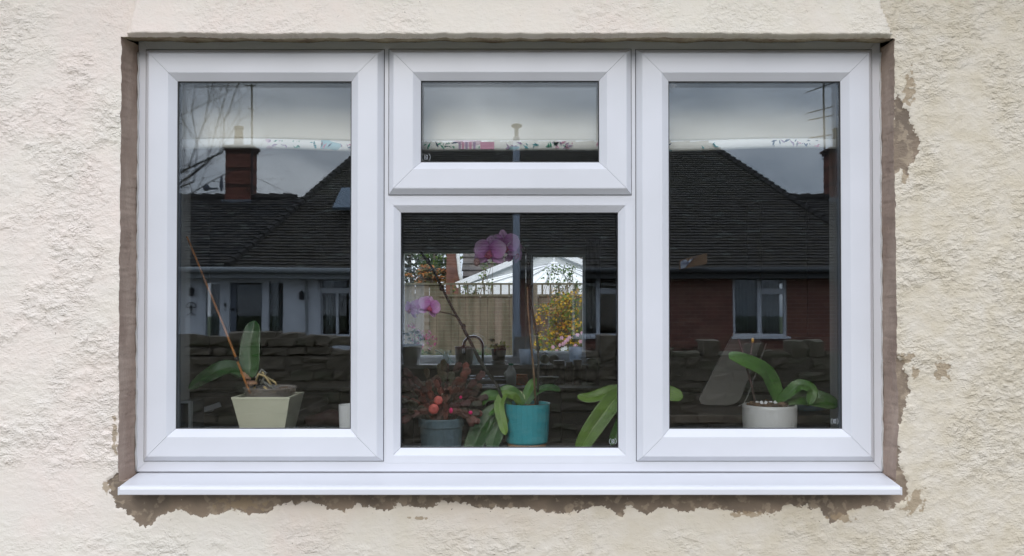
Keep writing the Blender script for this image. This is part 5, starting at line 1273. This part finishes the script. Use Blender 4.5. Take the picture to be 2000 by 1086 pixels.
hip_line(white_h, (-3.62, ridge_y, ridge_z), (SPL, ridge_y, ridge_z), 16); hip_line(brick_h, (5.0, ridge_y, ridge_z), (SPL, ridge_y, ridge_z), 14)
hip_line(white_h, (-13, wing_y, wing_z - .09), (-4.9, wing_y, wing_z - .09), 26); hip_line(brick_h, (13, wing_y, wing_z - .09), (6.2, wing_y, wing_z - .09), 22)

WR = mat('white_house_render', (.82, .83, .86), .85, var=.05, vscale=3, bump=.004, bscale=60)
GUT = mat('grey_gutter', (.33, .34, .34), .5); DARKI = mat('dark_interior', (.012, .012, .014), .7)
zt_ = zEv - .06
# white wall with openings
def wall_open(parent, x0, x1, z0, z1, ya, yb, opens, mt, name='wall'):
    """solid wall between ya and yb with rectangular openings (x0,x1,z0,z1), left to right"""
    mb = MB(); x = x0
    for (a, b, c_, d_) in opens:
        if a > x: mb.box(x, a, ya, yb, z0, z1)
        if c_ > z0: mb.box(a, b, ya, yb, z0, c_)
        if d_ < z1: mb.box(a, b, ya, yb, d_, z1)
        x = b
    mb.box(x, x1, ya, yb, z0, z1); return mb.build(name, mt, parent)
def rx(u): return R(u, 600, VF).x
def rz_(v): return R(1000, v, VF).z
ops = [(rx(396), rx(552), 0.1, rz_(549)), (rx(620), rx(686), rz_(659), rz_(541))]
wall_open(white_h, -12.5, SPL, 0, zt_, yF - .25, yF, ops, WR)
FRW = mat('far_white_frame', (.74, .75, .78), .5); FGL = glass_mat('far_glass', .07, (1, 1, 1), (.9, .92, .93))
CUR = mat('pale_curtain', (.42, .42, .40), .9, var=.1); CURG = mat('grey_green_curtain', (.20, .22, .21), .9, var=.1)
def curtain(parent, x0, x1, z0, z1, y, mt, nf=9):
    mb = MB(); N = nf * 4
    for i in range(N + 1):
        x = x0 + (x1 - x0) * i / N; yy = y + .025 * math.sin(i * math.pi / 2 + .4 * math.sin(i)); mb.v += [(x, yy, z0), (x, yy, z1)]
    for i in range(N): mb.f.append((2 * i, 2 * i + 2, 2 * i + 3, 2 * i + 1)); mb.m.append(0)
    return mb.build('curtain', mt, parent, smooth=True, solid=.005, fix=False)
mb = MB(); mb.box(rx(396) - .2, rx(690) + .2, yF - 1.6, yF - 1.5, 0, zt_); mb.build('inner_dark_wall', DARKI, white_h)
# entrance screen
es = MB()
for (a, b) in ((396, 401), (428, 447), (510, 523), (551, 556)): es.box(rx(a), rx(b), yF - .12, yF - .02, .1, rz_(549))
es.box(rx(396), rx(556), yF - .12, yF - .021, rz_(553), rz_(549) - .001)
es.build('door_frame', FRW, white_h)
dr = MB(); dr.box(rx(447), rx(457), yF - .15, yF - .10, .12, rz_(554)); dr.box(rx(457), rx(510), yF - .15, yF - .115, .12, .5); door = dr.build('door', mat('grey_door', (.20, .22, .26), .5), white_h)
dr = MB(); dr.box(rx(457), rx(509), yF - .14, yF - .13, .5, rz_(556)); dr.build('door_glass', FGL, door)
dr = MB(); dr.box(rx(449), rx(454), yF - .10, yF - .07, rz_(606), rz_(601)); dr.build('door_handle', BLK, door)
dr = MB(); dr.box(rx(437), rx(441), yF - .02, yF + .0, rz_(598), rz_(592)); dr.box(rx(437.5), rx(440.5), yF - .02, yF + .0, rz_(606), rz_(604)); dr.build('doorbell', BLK, white_h)
for (a, b, m_) in ((401, 428, CURG), (523, 551, CURG)):
    curtain(white_h, rx(a), rx(b), .2, rz_(553), yF - .3, m_, 4)
    mb = MB(); mb.box(rx(a), rx(b), yF - .09, yF - .08, .1, rz_(553)); mb.build('side_light', FGL, white_h)
def far_window(parent, u0, u1, v0, v1, splits, curt, sillw=6):
    """splits: list of (u0,u1,v0,v1) glass openings"""
    x0, x1, z0, z1 = rx(u0), rx(u1), rz_(v1), rz_(v0)
    fr = MB(); fr.box(x0, x1, yF - .09, yF - .05, z0, z1)
    f_ = whole_ring((x0, x1, z0, z1), [(0, yF - .09), (0, yF - .03), (.05, yF - .03), (.055, yF - .09)]).build('window', FRW, parent)
    um = splits[0][1]
    mb = MB(); xm = rx(um); mb.box(xm + .0, rx(splits[1][0]), yF - .09, yF - .028, z0 + .05, z1 - .05)
    vt = splits[1][3]; vb = splits[2][2]; mb.box(rx(splits[1][0]), x1 - .05, yF - .09, yF - .029, rz_(vb), rz_(vt)); mb.build('window_bar', FRW, f_)
    for (a, b, c_, d_) in splits:
        mb = MB(); mb.box(rx(a) - .01, rx(b) + .01, yF - .08, yF - .07, rz_(d_) - .01, rz_(c_) + .01); mb.build('pane', FGL, f_)
    if curt:
        for (a, b, m_, nf) in curt: curtain(f_, rx(a), rx(b), z0, z1 - .03, yF - .25, m_, nf)
    mb = MB(); mb.box(x0 - .05, x1 + .05, yF - .02, yF + .09, z0 - .05, z0); mb.build('window_sill', FRW, f_, bevel=.006)
far_window(white_h, 620, 686, 541, 659, [(626, 627, 545, 655), (628, 674, 545, 562), (628, 674, 572, 653)], [(630, 645, CUR, 3)])
mb = MB(); mb.box(rx(655), rx(660), yF - .089, yF - .027, rz_(653), rz_(572)); mb.build('window_bar', FRW, white_h)
# gutter, fascia, downpipe
for (h_, x0, x1) in ((white_h, -12.8, SPL), (brick_h, SPL, 12.8)):
    mb = MB(); mb.tube([(x0, yE + .10, zEv - .045), (x1, yE + .10, zEv - .045)], .058, 10); mb.build('gutter', GUT if h_ is white_h else mat('dark_gutter_paint', (.07, .07, .07), .5), h_, smooth=True)
    mb = MB(); mb.box(x0, x1, yE + .0, yE + .03, zEv - .20, zEv - .02); mb.build('fascia', GUT if h_ is white_h else MATS['dark_gutter_paint'], h_)
    mb = MB(); mb.box(x0, x1, yF, yE + .0, zEv - .20, zEv - .185); mb.build('eaves_soffit', GUT if h_ is white_h else MATS['dark_gutter_paint'], h_)
mb = MB(); mb.tube([R(598, 535, 16.43), R(598, 700, 16.43)], .03, 8); mb.build('downpipe', GUT, white_h)
# wall lamps and the wire emblem
IRON = mat('dark_iron', (.03, .028, .03), .5)
for (u, v) in ((373, 571), (588, 578)):
    q = R(u, v, 16.42); mb = MB(); mb.lathe((q.x, q.y, q.z - .08), [(.03, 0), (.045, .01), (.045, .15), (.02, .18)], 10); mb.box(q.x - .03, q.x + .03, yF, yF + .05, q.z - .03, q.z + .06); mb.build('wall_lamp', IRON, white_h)
c = R(373, 600, 16.46); s_ = .10
mb = MB(); mb.tube([c + Vector((s_ * math.cos(a), 0, s_ * math.sin(a) - .0)) for a in [math.pi * k / 12 for k in range(13)]], .010, 6)
mb.tube([c + Vector((-s_, 0, 0)), c + Vector((s_, 0, 0))], .010, 6); mb.tube([c + Vector((0, 0, .02)), c + Vector((0, 0, -.10))], .012, 6)
mb.tube([c + Vector((0, 0, -.10)), c + Vector((-.09, 0, -.16))], .010, 6); mb.tube([c + Vector((0, 0, -.10)), c + Vector((.09, 0, -.16))], .010, 6); mb.ball(c + Vector((0, 0, .02)), .022, 8, 6); mb.build('wire_emblem', IRON, white_h)

# brick house
opb = [(rx(1118), rx(1210), rz_(657), rz_(538)), (rx(1432), rx(1538), rz_(657), rz_(538))]
MOR = mat('brick_mortar', (.55, .45, .38), .95)
wall_open(brick_h, SPL + .002, 12.5, 0, zt_, yF - .25, yF - .012, opb, MOR)
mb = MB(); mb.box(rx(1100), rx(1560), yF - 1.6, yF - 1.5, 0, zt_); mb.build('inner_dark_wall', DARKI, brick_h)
BM = [mat('brick_a', (.27, .105, .075), .9, var=.2, vscale=30, bump=.003, bscale=80), mat('brick_b', (.22, .09, .065), .9, var=.2, vscale=30, bump=.003, bscale=80), mat('brick_c', (.30, .14, .095), .9, var=.2, vscale=30, bump=.003, bscale=80)]
rbk = random.Random(17); rest = MB(); nparts = 0
bmeshes = []
for m_ in BM:
    mb = MB(); mb.box(-.106, .106, -.012, 0, -.031, .031); o = mb.build('brick', m_, brick_h); bmeshes.append(o.data); bpy.data.objects.remove(o)
row = 0; z = 0.04
while z < zt_ - .04:
    x = SPL + .11 + (row % 2) * .1125
    while x < 12.3:
        spans = [(x - .1075, x + .1075)]
        for a, b, c_, d_ in opb:
            if c_ - .033 < z < d_ + .033:
                spans = [q_ for l0, l1 in spans for q_ in ((l0, min(l1, a - .004)), (max(l0, b + .004), l1)) if q_[1] - q_[0] > .012]
        u = 1000 + x / VF * F
        vis = (1300 < u < 1440 or 1530 < u < 1655) and .62 < z
        if len(spans) == 1 and spans[0][1] - spans[0][0] > .21 and vis and nparts < 296:
            o = bpy.data.objects.new('brick', bmeshes[rbk.randrange(3)]); COL.objects.link(o); setp(o, brick_h); o.location = (x, yF + rbk.uniform(-.001, .003), z); nparts += 1
        else:
            for l0, l1 in spans: rest.box(l0, l1, yF - .012, yF + rbk.uniform(-.001, .003), z - .031, z + .031, rbk.randrange(3))
        x += .225
    z += .075; row += 1
rest.build('brick', BM, brick_h, kind='stuff', fix=False)
far_window(brick_h, 1432, 1538, 538, 657, [(1440, 1481, 543, 650), (1489, 1531, 545, 563), (1491, 1529, 574, 645)], [(1438, 1484, CURG, 7), (1490, 1532, CUR, 6)])
far_window(brick_h, 1118, 1210, 538, 657, [(1126, 1166, 543, 650), (1173, 1204, 545, 563), (1173, 1204, 574, 645)], [(1124, 1168, CURG, 6)])
# broken soffit end board with peeled paint
mb = MB(); pl_ = [R(u, v, 15.9) for u, v in ((1328, 526), (1328, 508), (1380, 494), (1380, 515))]
mb.prism([(p.x, p.z) for p in pl_], pl_[0].y - .1, pl_[0].y); e_ = mb.build('eaves_end_board', mat('bare_brown_board', (.50, .30, .17), .8, color2=(.34, .20, .12), vscale=10, stretch=(.5, 3, 6)), brick_h)
mb = MB(); q = [R(u, v, 15.88) for u, v in ((1329, 525), (1329, 510), (1338, 506), (1342, 510), (1362, 499), (1350, 508), (1336, 524))]
mb.prism([(p.x, p.z) for p in q], q[0].y - .01, q[0].y + .012); mb.build('peeling_paint', mat('flaking_white', (.8, .82, .85), .6, color2=(.2, .2, .28), vscale=16), e_)
# skylight
q0, q1 = R(669, 376, 18.5), R(685, 414, 17.6)
mb = MB(); d = (q0 - q1); mb.add([(q0.x, q0.y + .10, q0.z + .06), (q1.x, q0.y + .10, q0.z + .06), (q1.x, q1.y + .1, q1.z + .06), (q0.x, q1.y + .1, q1.z + .06)], [(0, 1, 2, 3)]); mb.build('skylight', mat('skylight_pane', (.16, .20, .24), .1), white_h, solid=.06)
# chimneys
def chimney(parent, u0, u1, vt, vb, V, pots):
    x0 = R(u0, 500, V).x; x1 = R(u1, 500, V).x; z1 = R(1000, vt, V).z; z0 = R(1000, vb, V - .3).z - .3; y = 2 - V
    mb = MB(); k = 0; z = z0
    while z < z1 - .12:
        j = random.uniform(-.004, .004); mb.box(x0 - j, x1 + j, y - .35, y + .15 + j, z, z + .068, (0, 0, 2, 0, 1)[k % 5]); z += .075; k += 1
    mb.box(x0 + .01, x1 - .01, y - .34, y + .14, z0, z1 - .05, 1)
    for i in range(2): mb.box(x0 - .03 * (i + 1), x1 + .03 * (i + 1), y - .38 - .03 * i, y + .18 + .03 * i, z1 - .12 + i * .06, z1 - .065 + i * .06, 1)
    st_ = mb.build('chimney', [BM[0], mat('sooty_brick', (.09, .045, .035), .9), BM[1]], parent)
    for pu in pots:
        xx_ = R(pu, 500, V).x; mb = MB(); mb.lathe((xx_, y - .1, z1), [(.12, 0), (.11, .05), (.09, .40), (.11, .42), (.11, .48), (.08, .48)], 14); mb.build('chimney_pot', mat('buff_pot', (.35, .26, .15), .8), st_)
    mb = MB(); mb.box(x0 - .07, x1 + .04, y + .14, y + .20, R(1000, vb + 4, V - .3).z, R(1000, vb - 8, V - .3).z); mb.build('flashing', mat('lead_flashing', (.20, .21, .23), .5), st_)
    return st_
chimney(white_h, 443, 492, 286, 396, 18.9, (462,))
chimney(brick_h, 1621, 1668, 290, 392, 18.9, (1640,))
# aerials
def aerial(parent, u, vt, vb, V, els, name='tv_aerial'):
    mb = MB(); mb.tube([R(u, vb, V), R(u - 2, vt, V)], .022, 6)
    for (v, du, dv_) in els:
        mb.tube([R(u - 2 - du, v + dv_, V), R(u - 2 + du * .6, v - dv_ * .6, V)], .012, 5)
        for k in range(5): q = R(u - 2 - du + k * du * .38, v + dv_ - k * dv_ * .38, V); mb.tube([q + Vector((-.02, -.12, .0)), q + Vector((.02, .12, 0))], .005, 4)
    return mb.build(name, IRON, parent, smooth=False)
aerial(white_h, 493, 163, 378, 18.7, [(166, 14, 0), (372, 12, -2), (212, 6, 0)])
aerial(brick_h, 1611, 160, 292, 18.7, [(168, 34, 12), (212, 30, 8), (228, 28, 6), (265, 26, 4)])
mb = MB(); 
for k in range(4): mb.tube([R(1606, 296 + k * 5, 18.7), R(1622, 296 + k * 5, 18.7)], .012, 5)
mb.build('aerial_bracket', IRON, brick_h)
q = R(432, 360, 18.7); mb = MB(); mb.lathe((q.x, q.y, q.z - .15), [(.02, 0), (.05, .12), (.03, .30), (.005, .36)], 10, sy=.3); mb.tube([R(398, 368, 18.7), R(425, 368, 18.7)], .025, 6); mb.ball(R(402, 366, 18.7), .08, 10, 6); mb.build('satellite_dish', mat('grey_dish', (.14, .15, .18), .6), white_h)

# street lamp post
lp = thing('lamp_post', 'grey street lamp post standing across the road', 'lamp post', (R(1010, 600, 14).x, 2 - 14, 0))
x = R(1010, 600, 14).x; y = -12 - 1.6
POST = mat('galvanised_post', (.30, .33, .38), .5, var=.08)
ztp = R(1010, 268, 15.6).z
mb = MB(); mb.tube([(x, y, 0), (x, y, 1.2), (x, y, 1.25), (x, y, ztp)], [.085, .085, .066, .062], 14); mb.build('post', POST, lp, smooth=True)
mb = MB(); mb.tube([(x, y, ztp - .02), (x, y + .06, ztp + .06), (x, y + .35, ztp + .10)], .04, 8); mb.build('arm', POST, lp, smooth=True)
mb = MB(); mb.ball((x, y + .5, ztp + .10), .13, 12, 7, sc=(.8, 1.2, .28)); mb.build('lantern', mat('lantern_olive', (.12, .115, .08), .5), lp, smooth=True)

# front garden stone wall
STN = [mat('wall_stone_a', (.21, .165, .12), .95, color2=(.155, .125, .09), vscale=12, bump=.01, bscale=22), mat('wall_stone_b', (.165, .13, .098), .95, color2=(.205, .165, .115), vscale=10, bump=.01, bscale=22), mat('wall_stone_c', (.165, .15, .10), .95, color2=(.195, .155, .11), vscale=8, bump=.01, bscale=22)]
sw = thing('stone_wall', 'low rubble stone garden wall with upright cope stones between garden and pavement', 'wall', (0, -7.1, 0))
yw0 = -7.0
mb = MB(); mb.box(-9, 9, yw0 - .36, yw0 - .010, 0, .98); mb.build('core', mat('wall_core', (.155, .125, .092), .95, bump=.01, bscale=20), sw)
mb = MB(); mb.box(-3.9, -2.05, yw0 - .33, yw0 - .06, .98, 1.17); mb.build('core', MATS['wall_core'], sw)
rs_ = random.Random(44)
NST = [0]; STB = MB()
def stone(x0, x1, y0, y1, z0, z1, m_):
    bm = bmesh.new(); bmesh.ops.create_cube(bm, size=1.0)
    bmesh.ops.subdivide_edges(bm, edges=bm.edges[:], cuts=1, use_grid_fill=True)
    for v in bm.verts:
        n_ = v.co.normalized() * .62; c_ = v.co.lerp(n_, .16)
        v.co = Vector(((x0 + x1) / 2 + c_.x * (x1 - x0) + rs_.uniform(-.02, .02), (y0 + y1) / 2 + c_.y * (y1 - y0) + rs_.uniform(-.012, .012), (z0 + z1) / 2 + c_.z * (z1 - z0) + rs_.uniform(-.016, .016)))
    NST[0] += 1
    if z1 < .34 or NST[0] > 9999:
        bm.verts.ensure_lookup_table(); STB.add([tuple(v.co) for v in bm.verts], [tuple(v.index for v in f.verts) for f in bm.faces], STN.index(m_)); bm.free(); return
    me = bpy.data.meshes.new('stone'); bm.to_mesh(me); bm.free(); me.materials.append(m_)
    o = bpy.data.objects.new('stone', me); COL.objects.link(o); setp(o, sw)
z = 0.0
while z < 1.16:
    h_ = rs_.uniform(.085, .155); x = -4.3 + rs_.uniform(0, .1)
    xe = -2.0 if z > .90 else 4.2
    while x < xe:
        w_ = rs_.uniform(.12, .31)
        if h_ > .13 and rs_.random() < .35:
            k_ = rs_.uniform(.4, .6); stone(x, x + w_ - .01, yw0 - .10, yw0 + rs_.uniform(-.02, .02), z + .005, z + h_ * k_ - .005, rs_.choice(STN)); stone(x, x + w_ - .01, yw0 - .10, yw0 + rs_.uniform(-.02, .02), z + h_ * k_ + .005, z + h_ - .004, rs_.choice(STN))
        else:
            stone(x, x + w_ - .01, yw0 - .10, yw0 + rs_.uniform(-.02, .02), z + .005 + rs_.uniform(0, .012), z + h_ - .005 - rs_.uniform(0, .012), rs_.choice(STN))
        x += w_
    z += h_
x = -2.0
while x < 4.2:
    tall = rs_.random() < .42
    w_ = rs_.uniform(.13, .20) if tall else rs_.uniform(.2, .34); h_ = rs_.uniform(.17, .24) if tall else rs_.uniform(.05, .09)
    if x > 1.5: h_ *= .8
    stone(x, x + w_, yw0 - .30, yw0 + .0, .97, .98 + h_, rs_.choice(STN)); x += w_ + .012
x = -4.3
while x < -2.05: w_ = rs_.uniform(.2, .34); stone(x, x + w_, yw0 - .32, yw0 + .0, 1.13, 1.16 + rs_.uniform(.03, .09), rs_.choice(STN)); x += w_ + .01
STB.build('stone', STN, sw, kind='stuff')
# hedge in front of the brick house
hd = MB(); rh_ = random.Random(77); a = R(1290, 600, 15.4); b = R(1425, 600, 15.4); hz = R(1300, 674, 15.4).z
for k in range(200):
    leaves_mesh(hd, 12, (rh_.uniform(1.5, b.x), rh_.uniform(-13.9, -13.5), rh_.uniform(.15, hz - .06)), (.16, .12, .12), .055, rh_, (0, 0, 1), shell=0, asp=.7)
hd.build('hedge', [LD, LG], label='low dark green clipped hedge before the brick bungalow', cat='hedge', fix=False)
mb = MB(); mb.box(1.5, b.x, -13.85, -13.55, 0.1, hz - .12)
hb = mb.build('hedge_heart', LD); setp(hb, bpy.data.objects['hedge'])
# dark bushes on top of the wall, right
r_ = random.Random(90)
for (u, v, lab) in ((1505, 712, 'small dark bush behind the garden wall left of its neighbour'), (1560, 715, 'small dark bush behind the garden wall in the middle'), (1625, 712, 'small dark bush behind the garden wall at its right end')):
    q = R(u, v, 9.7); t = thing('garden_bush', lab, 'bush', (q.x, q.y, 0))
    mb = MB()
    for k in range(16): leaves_mesh(mb, 22, q + Vector((r_.uniform(-.16, .16), r_.uniform(-.1, .1), r_.uniform(-.2, .04))), (.10, .1, .08), .05, r_, (0, 0, 1), shell=0)
    mb.build('foliage', [LD, LG], t, kind='stuff', fix=False)
    mb = MB(); mb.tube([(q.x, q.y, 0), (q.x, q.y, q.z)], .02, 6); mb.build('stem', CANE, t)
# bare tree
bt_ = thing('bare_tree', 'leafless fruit tree whose twigs cross the sky at the upper left', 'tree', (R(90, 600, 11).x, 2 - 11, 0))
TB = mat('twig_bark', (.045, .035, .03), .9)
rt_ = random.Random(5)
base_ = Vector((R(90, 600, 11).x, -9.0 + .0, 0))
# it stands in the front garden side of the pavement
mbT = MB(); mbB = MB()
mbT.tube([base_, base_ + Vector((.05, 0, .9)), base_ + Vector((.0, .05, 2.35))], [.13, .10, .09], 10); mbT.build('trunk', TB, bt_, smooth=True)
def grow(p, d, L_, r0, depth):
    pts = [p]; rs2 = [r0]; n_ = 5
    for i in range(n_):
        d = (d + Vector((rt_.uniform(-.22, .22), rt_.uniform(-.2, .2), rt_.uniform(-.14, .17)))).normalized()
        p = p + d * L_ / n_; pts.append(p); rs2.append(r0 * (1 - .6 * (i + 1) / n_))
        if depth > 0 and i >= 1:
            for _ in range(2 if depth < 3 else 1):
                if rt_.random() < .75:
                    a = Vector((rt_.uniform(-1, 1), rt_.uniform(-.6, .6), rt_.uniform(-.6, .9))).normalized()
                    grow(p, (d + a * .85).normalized(), L_ * rt_.uniform(.45, .68), rs2[-1] * .62, depth - 1)
    mbB.tube(pts, rs2, 5, cap=False)
top = base_ + Vector((0, .05, 2.3))
for (dx_, dz_, L_) in ((1.0, .62, 2.5), (1.0, .85, 2.7), (1.0, .40, 2.4), (1.0, .25, 2.1), (.8, 1.1, 2.5), (.3, 1.2, 2.3), (-.7, 1, 2.0), (-.2, 1.3, 2.0), (1.0, .72, 2.2)):
    grow(top, Vector((dx_, rt_.uniform(-.3, .3), dz_)).normalized(), L_, .030, 3)
mbB.build('branches', TB, bt_, kind='stuff', fix=False, smooth=True)
